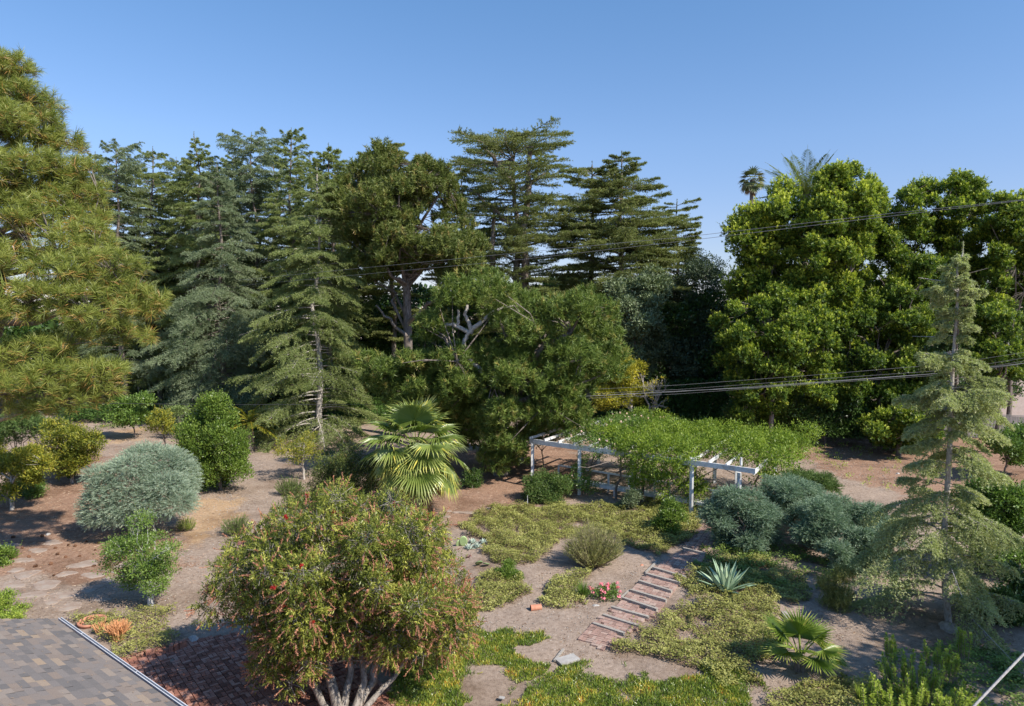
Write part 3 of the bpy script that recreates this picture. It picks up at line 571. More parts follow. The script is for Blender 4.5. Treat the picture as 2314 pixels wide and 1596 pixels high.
# ================================================================== FAR TREES
rng0 = np.random.default_rng(77)
G1 = 'tall slender cedars at the back left'
DEO = dict(twL=.45, nb=200, t0=.10, upf=.14, droop=.34, ntw=34, nf=10, kb=4, L=.17, Wd=.040, r0=.28, tdroop=.3)
def rows(top, *r): return [(top, 2, 2)]+list(r)
back = [
    (262, 63, 328, [(328, 8, 22), (350, 28, 45), (420, 50, 55), (520, 62, 60), (650, 75, 70), (800, 85, 90), (930, 70, 80)], M_deo_b, 'leftmost tall grey green cedar, beside the big long-needled pine'),
    (345, 66, 338, [(338, 6, 8), (370, 32, 36), (450, 55, 55), (560, 60, 60), (700, 75, 75), (900, 75, 75)], M_deo_g, 'second tall cedar from the left with short pointed top'),
    (438, 64, 306, [(306, 2, 3), (345, 20, 26), (380, 38, 40), (460, 50, 50), (560, 60, 65), (700, 85, 85), (900, 90, 90)], M_deo_g, 'tall cedar with bare spire tip, third from the left'),
    (490, 58, 372, [(372, 4, 4), (420, 30, 30), (520, 48, 48), (620, 70, 70), (740, 110, 105), (850, 130, 95), (910, 110, 90)], M_deo_b, 'blue grey drooping cedar in front of the left row'),
    (568, 64, 307, [(307, 35, 40), (322, 62, 50), (350, 35, 50), (400, 45, 55), (500, 55, 55), (650, 70, 65), (900, 80, 75)], M_deo_b, 'tall cedar with flat open top of dark bare twigs'),
    (658, 62, 297, [(297, 6, 20), (340, 26, 30), (400, 38, 40), (500, 55, 50), (650, 80, 60), (900, 90, 70)], M_deo_g, 'tall dark cedar with leaning bushy tip left of the bare trunked one'),
    (742, 60, 332, [(332, 4, 20), (370, 25, 30), (450, 45, 35), (600, 70, 50), (900, 80, 60)], M_deo_g, 'slim cedar behind and right of the bare trunked cedar'),
]
for px, Y, tp, m, lab in ((305, 70, 372, M_deo_g, 'lower cedar filling the gap right of the leftmost tall one'), (398, 70, 362, M_deo_b, 'cedar between the short pointed one and the bare spire'), (478, 71, 385, M_deo_g, 'shadowed cedar directly behind the drooping blue grey one'), (528, 69, 352, M_deo_g, 'narrow cedar left of the flat open topped one'), (612, 70, 350, M_deo_b, 'blue grey cedar between the flat topped and the leaning one'), (700, 70, 356, M_deo_g, 'dark cedar just left of the pale bare trunk'), (795, 69, 372, M_deo_g, 'cedar half hidden at the left of the round-headed pine'), (215, 66, 350, M_deo_g, 'cedar mostly hidden behind the right edge of the huge near pine')):
    back.append((px, Y, tp, [(tp, 6, 8), (tp+35, 34, 34), (tp+90, 50, 50), (tp+200, 62, 62), (tp+330, 76, 76), (920, 80, 80)], m, lab))
for k, (px, Y, tp, rw, m, lab) in enumerate(back):
    cedar('cedar_tree', lab, px, Y, tp, [(a, b*1.15, c*1.15) for a, b, c in rw], (m, BARK), 200+k, G1, **{**DEO, 'wob': .015+.012*(k % 3), 'nb': 160+(k*37) % 75, 'droop': .22+.07*((k*3) % 5), 'upf': .08+.04*((k*2) % 4), 'L': .15+.015*((k*5) % 4), 'twL': .38+.03*(k % 5)})
cedar('cedar_tree', 'green cedar with pale bare trunk and wide drooping skirt behind the fan palm', 716, 49, 378,
      [(378, 3, 3), (430, 40, 45), (500, 75, 78), (580, 100, 92), (660, 108, 95), (740, 130, 90), (780, 150, 95), (850, 165, 108), (900, 178, 115), (950, 185, 122), (1000, 130, 90)], (M_deo_g, BARKP), 301, nb=170, t0=.03, upf=.10, droop=.40, ntw=42, nf=13, kb=4, L=.15, Wd=.034, r0=.24, tdroop=.35, twst=True, tb=.05)
LEB = dict(topup=.08, t0=.28, upf=.10, droop=.08, ntw=40, nf=10, kb=4, L=.18, Wd=.048, tdroop=.05, plate=.10)
def lebanon():
    for k, (px, Y, tp, rw, lab, kw) in enumerate([
        (1168, 63, 296, [(296, 75, 85), (330, 118, 110), (370, 165, 105), (430, 175, 115), (520, 150, 110), (620, 110, 150), (700, 90, 110)], 'tallest flat-topped cedar with twin dark trunks at centre', dict(nb=190, tiers=21, r0=.55)),
        (1338, 64, 372, [(372, 60, 50), (420, 85, 95), (500, 115, 140), (560, 125, 165), (640, 140, 165), (720, 120, 140)], 'layered cedar with leaning trunk right of the tallest flat-topped cedar', dict(nb=180, tiers=18, r0=.45)),
        (1405, 62, 350, [(350, 12, 55), (372, 50, 25), (420, 70, 85), (470, 90, 90), (540, 125, 130), (620, 135, 140), (720, 110, 120)], 'layered cedar whose tip leans right above the grey green tree', dict(nb=180, tiers=19, r0=.4)),
        (1530, 66, 458, [(458, 35, 40), (490, 70, 42), (530, 100, 52), (570, 120, 40), (640, 130, 60), (760, 100, 70)], 'rightmost layered cedar with branches reaching toward the open sky', dict(nb=130, tiers=13, r0=.35)),
        (882, 66, 326, [(326, 40, 28), (345, 60, 50), (420, 60, 60), (600, 70, 70), (800, 60, 60)], 'cedar top showing behind the tall round-headed pine', dict(nb=100, tiers=12, r0=.3)),
        (1040, 68, 372, [(372, 50, 40), (420, 60, 60), (520, 70, 70), (700, 80, 70)], 'shaded cedar between the round-headed pine and the flat-topped cedar', dict(nb=100, tiers=12, r0=.3))]):
        cedar('cedar_tree', lab, px, Y, tp, rw, (M_leb, BARK), 400+k, 'flat-layered cedars behind the middle', **{**LEB, **kw})
lebanon()
# second trunk and thick limbs of the twin-trunked cedar, as a part of it
def twin():
    t = [o for o in C.objects if o.get('label', '').startswith('tallest flat-topped')][0]; rng = np.random.default_rng(9); w = MB(); Y = 63
    for a, b, r in (((1178, 700), (1200, 330), .42), ((1110, 640), (1118, 470), .3), ((1160, 420), (1090, 330), .3), ((1175, 430), (1240, 390), .22), ((1160, 520), (1060, 430), .2)):
        p = limb(rng, WD(*a, Y-.8), WD(*b, Y-.8), 8, .02, .03); tube(w, p, np.linspace(r, r*.45, 8), 8)
    w.build('limb', BARK, t)
twin()
# distant wood closing the view under the tall crowns
def far_wood():
    rng = np.random.default_rng(5); lb = []
    for x in np.arange(-150, 2500, 38):
        topy = 715+28*math.sin(x*.013)+rng.uniform(-22, 22)-(40 if 950 < x < 1500 else 0)
        for y in np.arange(topy, 880, 45): Y = 84+rng.uniform(-5, 5); r = rng.uniform(28, 42)*Y/F; lb.append([*WD(x+rng.uniform(-15, 15), y+r*F/Y, Y), r, r, r])
    lb = np.array(lb); P, N, _ = shell(rng, lb, 16000); c = MB(); f_leaf(c, rng, P, N, 10, .8, .7, .5)
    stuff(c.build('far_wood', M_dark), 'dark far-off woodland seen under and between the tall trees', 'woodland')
far_wood()
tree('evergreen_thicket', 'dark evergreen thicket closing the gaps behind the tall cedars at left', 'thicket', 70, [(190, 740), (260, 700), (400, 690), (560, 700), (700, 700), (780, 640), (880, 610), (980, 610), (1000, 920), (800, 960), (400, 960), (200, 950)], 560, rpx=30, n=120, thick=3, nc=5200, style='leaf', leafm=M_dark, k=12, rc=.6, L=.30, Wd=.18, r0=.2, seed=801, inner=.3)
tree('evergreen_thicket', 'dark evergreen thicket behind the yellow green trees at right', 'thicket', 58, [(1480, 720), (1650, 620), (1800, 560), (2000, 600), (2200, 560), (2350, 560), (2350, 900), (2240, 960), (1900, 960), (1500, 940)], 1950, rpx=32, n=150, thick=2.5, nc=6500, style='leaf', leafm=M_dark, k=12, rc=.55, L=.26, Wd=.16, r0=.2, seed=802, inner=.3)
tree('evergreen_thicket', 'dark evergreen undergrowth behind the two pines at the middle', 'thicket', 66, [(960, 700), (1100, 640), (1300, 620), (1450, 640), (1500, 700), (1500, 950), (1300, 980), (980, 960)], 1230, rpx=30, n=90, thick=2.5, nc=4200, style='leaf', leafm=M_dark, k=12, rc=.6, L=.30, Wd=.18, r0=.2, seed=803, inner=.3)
# ================================================================== PINES
rng = np.random.default_rng(1)
# tall round-headed pine
P1 = [(745, 460), (735, 420), (770, 400), (790, 350), (830, 345), (870, 325), (930, 350), (985, 345), (1010, 400), (1040, 430), (1060, 490), (1095, 560), (1085, 640), (1010, 665), (985, 620), (900, 625), (850, 660), (800, 660), (790, 560), (750, 520)]
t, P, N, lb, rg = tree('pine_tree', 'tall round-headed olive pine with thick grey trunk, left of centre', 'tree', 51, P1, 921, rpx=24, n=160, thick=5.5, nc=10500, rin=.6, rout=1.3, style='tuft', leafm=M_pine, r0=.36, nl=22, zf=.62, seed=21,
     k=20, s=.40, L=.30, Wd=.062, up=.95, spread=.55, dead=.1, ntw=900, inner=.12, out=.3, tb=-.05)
w = MB()
for a, b, r in (((912, 610), (840, 545), .14), ((912, 590), (870, 520), .13), ((915, 580), (960, 520), .14), ((922, 625), (985, 585), .15), ((918, 760), (850, 690), .14), ((925, 730), (965, 685), .2), ((965, 685), (1010, 670), .14), ((915, 560), (925, 480), .15), ((905, 560), (820, 470), .16), ((985, 585), (1050, 600), .16), ((918, 640), (860, 600), .14)):
    tube(w, limb(rng, WD(*a, 50.5), WD(*b, 50+rng.uniform(-2, 2)), 8, .04), np.linspace(r, r*.5, 8), 7)
w.build('limb', BARK, t)
# low dark green pine at centre
P2 = [(990, 640), (1010, 612), (1060, 622), (1100, 606), (1180, 610), (1190, 660), (1230, 680), (1300, 645), (1345, 660), (1390, 700), (1402, 770), (1425, 830), (1390, 860), (1330, 890), (1340, 950), (1300, 985), (1210, 990), (1190, 1040), (1140, 1075), (1095, 1065),
      (1075, 980), (1060, 960), (1020, 880), (1040, 800), (1120, 770), (1130, 740), (1090, 715), (1030, 712), (985, 700)]
P2b = [(805, 830), (815, 795), (870, 810), (900, 815), (945, 800), (945, 740), (970, 700), (1000, 715), (1010, 780), (1060, 800), (1090, 860), (1080, 930), (1030, 950), (980, 930), (900, 930), (830, 880)]
rr = np.random.default_rng(2); PL2 = np.concatenate([lobes_poly(rr, P2, 39, 26, 165, 4.5), lobes_poly(rr, P2b, 38.5, 26, 70, 3), lobes_poly(rr, [(975, 915), (1090, 890), (1110, 1045), (1075, 1035), (1030, 990), (985, 965)], 40, 24, 22, 2)])
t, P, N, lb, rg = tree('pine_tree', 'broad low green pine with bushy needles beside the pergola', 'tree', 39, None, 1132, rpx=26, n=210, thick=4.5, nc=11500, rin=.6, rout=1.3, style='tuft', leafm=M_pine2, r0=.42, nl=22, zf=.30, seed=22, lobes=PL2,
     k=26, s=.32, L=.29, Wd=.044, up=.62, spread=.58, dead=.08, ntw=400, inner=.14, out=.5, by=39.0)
w = MB()
for pp, r in (([(1045, 800), (1050, 770), (1060, 752)], .15), ([(1060, 752), (1030, 735), (1012, 732), (1000, 742)], .13), ([(1035, 738), (1036, 700)], .10), ([(1060, 752), (1075, 740), (1098, 718), (1130, 698)], .15), ([(1066, 745), (1052, 712), (1056, 690)], .12), ([(1130, 698), (1170, 690)], .07),
              ([(1120, 870), (1080, 830), (1045, 800)], .16)):
    q = np.array([WD(a, b, 36.8) for a, b in pp]); n = 10; s = np.linspace(0, len(q)-1, n); q = np.stack([np.interp(s, range(len(q)), q[:, c]) for c in range(3)], 1)+rng.normal(size=(n, 3))*.03; tube(w, q, np.linspace(r, r*.6, n), 8)
w.build('dead_limb', BARKP, t)
# near pine at the left edge
NP = [(-60, 160, 17.5, 100, 60), (20, 165, 17.2, 65, 45), (60, 240, 17, 78, 60), (100, 310, 16.8, 80, 60), (20, 300, 16.4, 100, 80), (150, 395, 16.5, 75, 60), (60, 420, 16, 110, 80), (165, 480, 16.2, 72, 60), (-40, 430, 16.5, 120, 120), (90, 500, 15.8, 90, 55), (-20, 470, 15.6, 80, 60),
      (185, 540, 15.4, 60, 45), (110, 530, 15.6, 70, 40), (215, 565, 15.2, 50, 34), (225, 440, 16.2, 22, 40), (40, 590, 15, 90, 42), (130, 570, 14.8, 60, 40), (150, 620, 14.5, 90, 55), (250, 610, 14.8, 75, 45), (300, 670, 15, 66, 55), (200, 700, 14.3, 100, 60), (60, 690, 14, 100, 60), (330, 690, 15.2, 42, 45), (280, 760, 14.8, 65, 40), (150, 780, 14.2, 100, 50), (20, 800, 14, 90, 45),
      (100, 860, 13.8, 90, 48), (220, 850, 14.2, 65, 45), (30, 890, 13.8, 90, 45), (150, 915, 14, 80, 36), (240, 890, 14.3, 40, 30), (-60, 650, 15.5, 100, 140), (-80, 850, 15.5, 90, 90), (60, 930, 14.2, 60, 26)]
rg = np.random.default_rng(33); base = np.array([-23.6, 28.6, 0]); t = thing('pine_tree', 'huge near pine with long drooping olive and rusty needles at left edge', 'tree', base)
lb = lobes_px([(a, b, Y*1.62, r*.9, s*.9, 0) for a, b, Y, r, s in NP]); sub = []
for l in lb:
    for _ in range(7): d = rdir(rg, 1)[0]; q = rg.uniform(.45, .62); sub.append([*(l[:3]+d*l[3:]*.58), *(np.array([l[3], l[4], l[5]*.8])*q)])
lb0, lb = lb, np.array(sub); P, N, _ = shell(rg, lb, 4300, zmin=-.55, cull=.85, rin=.8, rout=1.15); P = P[np.argsort(P[:, 1])]; N = unit(N)
w = MB(); tube(w, limb(rg, base-UP*.2, base+np.array([.4, 0, 19.0]), 10, .01), np.linspace(.55, .10, 10), 10)
E = []
for l in lb0: 
    z0 = min(max(l[2]-1.6, 1.8), 18.4); p = limb(rg, [base[0]+.4*z0/19, base[1], z0], l[:3], 8, .03, .03); tube(w, p, np.linspace(.19, .045, 8), 6); E.append(p[2:])
E = np.concatenate(E); i = rg.choice(len(P), 1500); T = P[i]; A = E[np.linalg.norm(T[:, None]-E[None], axis=2).argmin(1)]; sticks(w, A, T, .034, .014)
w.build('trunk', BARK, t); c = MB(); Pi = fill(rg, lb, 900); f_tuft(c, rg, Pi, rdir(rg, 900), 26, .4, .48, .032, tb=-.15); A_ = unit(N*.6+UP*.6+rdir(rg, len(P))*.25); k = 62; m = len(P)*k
pc = rg.random(len(P)); u = rg.random(m); A2 = np.repeat(A_, k, 0); Q = np.repeat(P, k, 0)+A2*(u[:, None]*.30-.12); D = unit(A2*(.05+.95*u[:, None])+unit(np.cross(A2, rdir(rg, m)))*(1-.5*u[:, None])+rdir(rg, m)*.08)
old = (u < .33) & (rg.random(m) < np.repeat(np.where(pc > .5, .75, .15), k)); tn = np.where(old, rg.uniform(.72, 1, m), np.repeat(pc, k)*.25+u*.30+rg.random(m)*.15)
blades(c, rg, Q, D, rg.uniform(.25, .39, m), .0135, tn, 0, .5); c.build('crown', M_canary, t)
# ================================================================== BROADLEAF TREES AT THE BACK RIGHT
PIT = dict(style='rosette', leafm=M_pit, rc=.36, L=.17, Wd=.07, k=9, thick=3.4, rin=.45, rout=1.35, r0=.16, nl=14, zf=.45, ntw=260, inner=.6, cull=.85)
G2 = 'clipped-looking yellow green trees at the back right'
pit = [
    (51, [(1660, 500), (1690, 470), (1745, 415), (1780, 415), (1805, 450), (1790, 520), (1770, 590), (1700, 600), (1660, 590), (1645, 540)], 1735, 'leftmost yellow green tree below the thin far fan palm', 24, 30, 1100, .1),
    (51, [(1640, 600), (1700, 580), (1770, 600), (1760, 660), (1690, 680), (1635, 650)], 1740, None, 0, 0, 0, 0),
    (49, [(1790, 500), (1815, 440), (1860, 385), (1900, 372), (1960, 375), (2000, 440), (1990, 520), (1960, 640), (1900, 720), (1810, 720), (1770, 600)], 1868, 'tallest yellow green tree with rounded top in front of the feather palm', 26, 60, 2500, .02),
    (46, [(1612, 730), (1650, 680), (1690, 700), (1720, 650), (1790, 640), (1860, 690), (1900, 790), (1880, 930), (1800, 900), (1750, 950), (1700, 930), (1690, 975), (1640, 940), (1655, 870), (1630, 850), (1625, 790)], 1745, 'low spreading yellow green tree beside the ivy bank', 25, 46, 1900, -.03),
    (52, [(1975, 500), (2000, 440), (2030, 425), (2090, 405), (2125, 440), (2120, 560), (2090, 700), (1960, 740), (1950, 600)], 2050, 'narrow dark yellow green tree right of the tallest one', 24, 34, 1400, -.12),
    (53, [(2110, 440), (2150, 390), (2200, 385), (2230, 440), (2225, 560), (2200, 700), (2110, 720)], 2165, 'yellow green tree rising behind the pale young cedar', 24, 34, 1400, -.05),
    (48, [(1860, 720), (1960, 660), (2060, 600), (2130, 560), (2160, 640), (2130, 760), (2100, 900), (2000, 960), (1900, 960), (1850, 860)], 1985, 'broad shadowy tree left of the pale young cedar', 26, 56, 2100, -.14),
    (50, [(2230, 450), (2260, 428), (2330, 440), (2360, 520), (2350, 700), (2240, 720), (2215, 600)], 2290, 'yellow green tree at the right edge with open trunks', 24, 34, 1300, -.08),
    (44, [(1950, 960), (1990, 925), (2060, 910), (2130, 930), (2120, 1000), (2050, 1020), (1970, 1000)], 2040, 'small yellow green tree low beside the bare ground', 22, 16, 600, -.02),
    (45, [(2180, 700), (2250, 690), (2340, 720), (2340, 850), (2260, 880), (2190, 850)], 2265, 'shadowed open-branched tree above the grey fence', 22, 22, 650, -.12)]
k = 0
for Y, poly, bpx, lab, rp, nn, nc, tb in pit:
    if lab is None: continue
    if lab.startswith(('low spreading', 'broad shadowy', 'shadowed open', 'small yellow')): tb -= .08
    if k == 0:
        rr = np.random.default_rng(500); lbs = np.concatenate([lobes_poly(rr, poly, Y, rp, nn, 3, .85), lobes_poly(rr, [(1640, 600), (1700, 570), (1780, 590), (1770, 690), (1700, 700), (1635, 670)], Y, 24, 14, 2.5, .85)])
    else: lbs = None
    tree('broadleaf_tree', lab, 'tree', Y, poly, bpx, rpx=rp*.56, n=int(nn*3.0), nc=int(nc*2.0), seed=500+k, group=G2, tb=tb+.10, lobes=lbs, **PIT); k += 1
tree('broadleaf_tree', 'pale grey green leafy tree between the pine and the dark tree', 'tree', 57, [(1375, 640), (1400, 620), (1470, 600), (1520, 640), (1530, 700), (1500, 800), (1440, 850), (1400, 800), (1365, 700)], 1430, rpx=24, n=45, thick=4, nc=2600, style='leaf', leafm=M_olive, k=12, rc=.5, L=.22, Wd=.13, r0=.2, seed=61, inner=.4)
tree('broadleaf_tree', 'dark rounded tree filling the gap left of the yellow green trees', 'tree', 60, [(1500, 650), (1530, 600), (1580, 590), (1640, 625), (1660, 720), (1660, 860), (1560, 930), (1480, 900), (1490, 780)], 1575, rpx=28, n=55, thick=4, nc=2600, style='leaf', leafm=leafmat('deep_green_leaves', [(.03, .045, .025), (.06, .085, .045), (.10, .13, .07)], .15), k=12, rc=.5, L=.22, Wd=.13, r0=.2, seed=62, inner=.4)
tree('broadleaf_tree', 'wispy small tree showing against the sky above the dark tree', 'tree', 64, [(1550, 590), (1570, 560), (1590, 570), (1640, 590), (1640, 640), (1560, 640)], 1600, rpx=14, n=16, thick=2, nc=260, style='leaf', leafm=M_olive, k=8, rc=.4, L=.2, Wd=.09, r0=.12, seed=63, inner=.1)
tree('broadleaf_tree', 'silvery small tree right behind the yellow tree', 'tree', 58, [(1415, 780), (1450, 770), (1475, 800), (1475, 850), (1430, 850)], 1455, rpx=16, n=14, thick=1.5, nc=420, style='leaf', leafm=M_olive, k=12, rc=.35, L=.16, Wd=.10, r0=.1, seed=64, tb=.1)
tree('broadleaf_tree', 'bright yellow leaved tree beyond the pergola', 'tree', 52.5, [(1335, 880), (1350, 820), (1400, 800), (1440, 810), (1470, 850), (1475, 900), (1440, 930), (1370, 930), (1330, 915)], 1437, rpx=19, n=26, thick=2.2, nc=900, style='leaf', leafm=M_yel, bark=BARKP, k=13, rc=.32, L=.2, Wd=.085, r0=.2, zf=.5, seed=65, inner=.15, by=52.5)
def bare_tree(name, label, px, Y, top, spread, seed, mat, base=0, nleaf=0):
    rg = np.random.default_rng(seed); b = np.array([(px-CX)/F*Y, Y, base]); t = thing(name, label, 'tree', b); w = MB(); tips = []
    def go(p, d, L, r, n):
        e = p+d*L; tube(w, limb(rg, p, e, 5, .05), np.linspace(r, r*.7, 5), 6)
        if n == 0: tips.append(e); return
        for _ in range(rg.integers(2, 4)): go(e, unit(d*.7+rdir(rg, 1)[0]*spread+UP*.25), L*rg.uniform(.6, .85), r*.62, n-1)
    go(b, unit(np.array([.15, 0, 1.])), (top-base)*.30, .16, 5); w.build('trunk', mat, t)
    if nleaf: c = MB(); T = np.array(tips); i = rg.choice(len(T), nleaf); f_leaf(c, rg, T[i], rdir(rg, nleaf), 7, .2, .13, .07, tb=.2); c.build('crown', M_yel, t)
bare_tree('bare_tree', 'gnarled nearly leafless grey tree beside the yellow tree', 1468, 52, 5.6, .75, 5, BARKP, nleaf=60)
# ivy bank, and the wall it hides
def ivy():
    rg = np.random.default_rng(8); L = []
    for x in np.arange(1395, 2060, 14):
        u = (x-1395)/665; top = 905-18*math.sin(u*5)-(18 if x < 1640 else 0)+rg.uniform(-7, 7)+(50*max(0, .1-u)/.1)
        for y in np.arange(top, 972-4*u, 15): Y = 55-4.5*u+(y-960)*-.012; L.append([*WD(x, y+8, Y), .55, .6, .5])
    lb = np.array(L); P, N, _ = shell(rg, lb, 9000, cull=.6); c = MB(); f_leaf(c, rg, P, N, 14, .32, .17, .15, up=.2)
    t = thing('ivy_covered_wall', 'long dark ivy-covered wall behind the pergola and bare ground', 'ivy wall', (22, 54, 0)); c.build('ivy', M_ivy, t)
    m = MB(); q = [WD(x, 900, 56.2-4.5*(x-1395)/665) for x in (1400, 1500, 1700, 1900, 2055)]
    for a, b in zip(q[:-1], q[1:]): a, b = a*1, b*1; a[2] = b[2] = .95; d = (b-a)/2; box(m, (a+b)/2, d*.998, unit(np.cross(d, UP))*.12, UP*1.0)
    m.build('wall', BARK, t)
ivy()
tree('shrub', 'glossy green shrub low under the pine left of the pergola', 'shrub', 41, [(1160, 1000), (1180, 960), (1230, 955), (1290, 965), (1290, 1000), (1200, 1010)], 1230, rpx=13, n=14, thick=1.2, nc=420, style='leaf', leafm=M_bright, k=12, rc=.25, L=.13, Wd=.08, r0=.04, seed=71, nl=5)
# ================================================================== PALMS
def fan_leaf(mb, rg, hub, d, Rl, ns=34, sp=R(125), tb=0, droopt=.25, fold=.06, dry=.0):
    d = unit(np.asarray(d, float)); side = unit(np.cross(d, UP)+1e-6); nrm = np.cross(side, d); a = np.linspace(-sp, sp, ns*2+1)
    cup = .28; r5 = .55*Rl*(1-.12*np.abs(a)/sp)
    dirs = d[None]*np.cos(a)[:, None]*1.0+side[None]*np.sin(a)[:, None]+nrm[None]*(cup*(1-np.cos(a))[:, None]*.5)
    dirs = unit(dirs); z = np.where(np.arange(len(a)) % 2 == 0, fold*.5, -fold*.5)*Rl
    ring = hub+dirs*r5[:, None]+nrm[None]*z[:, None]-UP*(droopt*.12*Rl); t0 = rg.random()*.45+tb
    V = [hub+dirs[i]*.02 for i in range(1)]+list(ring); f = [[0, i+1, i+2] for i in range(len(a)-1)]
    mb.add(V, f, np.clip(t0+rg.random(len(f))*.12, 0, 1))
    for i in range(1, len(a), 2):
        A, Bm, M = ring[i-1], ring[min(i+1, len(a)-1)], ring[i]; L = Rl*.45*rg.uniform(.8, 1.15)
        dd = unit(dirs[i]+rg.normal(size=3)*.05-UP*droopt*rg.uniform(.4, 1.5)); m1 = M+dd*L*.55; d2 = unit(dd-UP*droopt*2*rg.uniform(.3, 1.4)); tip = m1+d2*L*.55; s = (Bm-A)*.28
        tn = min(1, t0+.1+rg.random()*.2+(.4 if rg.random() < .12 else 0)); mb.add([A, M, Bm, m1-s, m1+s], [[0, 1, 3], [1, 2, 4], [1, 4, 3]], tn); mb.add([m1-s, m1+s, tip], [[0, 1, 2]], min(1, tn+.18))
def fan_palm(label, base, zt, Rl, nl, pet, seed, mat, tr=.25, spread=(-.75, 1.0), skirt=0, ns=34, drp=.25, group=None, far=False):
    rg = np.random.default_rng(seed); b = np.array(base, float); t = thing('fan_palm', label, 'palm', b, group); hub = b+UP*zt
    w = MB(); z = np.linspace(-.1, zt+.1, 14); tube(w, np.stack([b[0]+z*0, b[1]+z*0, b[2]+z], 1), tr*(1.15-.25*z/zt+.07*(np.arange(14) % 2)), 12); w.build('trunk', BARK, t)
    c, p = MB(), MB()
    for i in range(nl):
        u = (i+.5)/nl; el = math.asin(spread[0]+(spread[1]-spread[0])*u); az = i*2.39996+rg.normal()*.2; d = np.array([math.cos(az)*math.cos(el), math.sin(az)*math.cos(el), math.sin(el)])
        pl = pet*rg.uniform(.8, 1.15); e = hub+d*pl+UP*(-.12*pl*pl*(1-u)); e0 = hub-UP*(.3*(1-u)); tube(p if far else c, [e0, (e0+e)/2+UP*.05*pl, e], [.028, .02, .014], 5, .7)
        d2 = unit(d-UP*(.45*(1-u)+drp*.6)); fan_leaf(c, rg, e, d2, Rl*rg.uniform(.85, 1.1), ns, R(115), .05+.2*(1-u), drp*(1.3-.5*u))
        if far is False: c.build('frond', mat, t); c = MB()
    if far: p.build('leaf_stalks', M_fan, t); c.build('crown', mat, t)
    if skirt:
        k = MB()
        for i in range(skirt):
            az = rg.uniform(0, 6.28); el = -rg.uniform(.5, 1.3); d = np.array([math.cos(az)*math.cos(el), math.sin(az)*math.cos(el), math.sin(el)]); e = hub-UP*rg.uniform(.1, max(.2, zt*.4))+d*pet*.8
            fan_leaf(k, rg, e, unit(d-UP*.8), Rl*.75, 20, R(55), 0, .5)
        k.build('dead_fronds', M_dry, t)
    return t
pb = W(935, 1168); fan_palm('large fan palm with drooping yellow-edged fans behind the red-flowered shrub', (pb[0]+.1, pb[1]+.3, 0), 3.15, 1.38, 38, 1.45, 3, M_fan, .3, (-.80, .99), 14, drp=.26)
sb = W(1822, 1545, 0); fan_palm('small low bright green fan palm near the bottom right', (sb[0]+.1, sb[1]+.6, 0), .42, .66, 13, .62, 5, M_fanb, .13, (.15, .99), 2, 30, .08)
b = np.array([(1692-CX)/F*100, 100, 0]); fan_palm('thin far fan palm with round head against the sky', b, WD(1692, 408, 100)[2], 1.2, 24, 1.1, 8, leafmat('far_palm_leaves', [(.05, .07, .02), (.11, .13, .05), (.2, .17, .09)], .1), .28, (-.95, 1), 16, 12, .3, far=True)
def feather_palm(label, base, zt, n, L, seed, mat, tr=.3, lo=-.3, drp=.9, lw=.05, ll=.5, nlf=46):
    rg = np.random.default_rng(seed); b = np.array(base, float); t = thing('feather_palm', label, 'palm', b); hub = b+UP*zt
    if zt > .3: w = MB(); tube(w, [b-UP*.1, b+UP*zt*.5, hub], [tr*1.1, tr, tr*.9], 10); w.build('trunk', BARK, t)
    c = MB(); s = np.linspace(0, 1, nlf)
    for i in range(n):
        el = math.asin(lo+(1-lo)*(i+.5)/n)*.95; az = i*2.39996; h = np.array([math.cos(az), math.sin(az), 0]); pr = np.array([-h[1], h[0], 0]); l = L*rg.uniform(.8, 1.1)
        p = hub+h[None]*(math.cos(el)*l*s)[:, None]+UP*(math.sin(el)*l*s-drp*l*.35*s**2.2)[:, None]; tg = unit(np.gradient(p, axis=0)); tube(c, p[::5], np.linspace(.03, .008, len(p[::5])), 4, .8)
        tb = rg.random()*.4
        for sg in (-1, 1):
            D = unit(tg*.65+sg*pr[None]*.7-UP*.18+rg.normal(size=p.shape)*.05); ln = ll*np.sin(np.clip(s*1.05+.08, 0, 1)*math.pi)**.5; leaves(c, p[2:], D[2:], np.broadcast_to(UP+.2*pr*sg, D[2:].shape), ln[2:], lw, tb+rg.random(nlf-2)*.3)
    c.build('crown', mat, t)
b = np.array([(1812-CX)/F*58, 58, 0]); feather_palm('tall feather palm rising behind the tallest yellow green tree', b, WD(1808, 440, 58)[2], 30, 5.0, 4, M_leb, .4, .15, .45, .10, .75)
b = np.array([(1742-CX)/F*56, 56, 0]); feather_palm('half-hidden feather palm with hanging fronds inside the yellow green trees', b, WD(1742, 545, 56)[2], 26, 3.2, 6, M_leb, .35, -.5, .9, .08, .55)
b = np.array([(560-CX)/F*46, 46, 0]); feather_palm('low shaded feather palm under the drooping cedar skirt', b, 1.9, 22, 2.3, 9, M_cit, .25, -.3, 1.2, .06, .45)
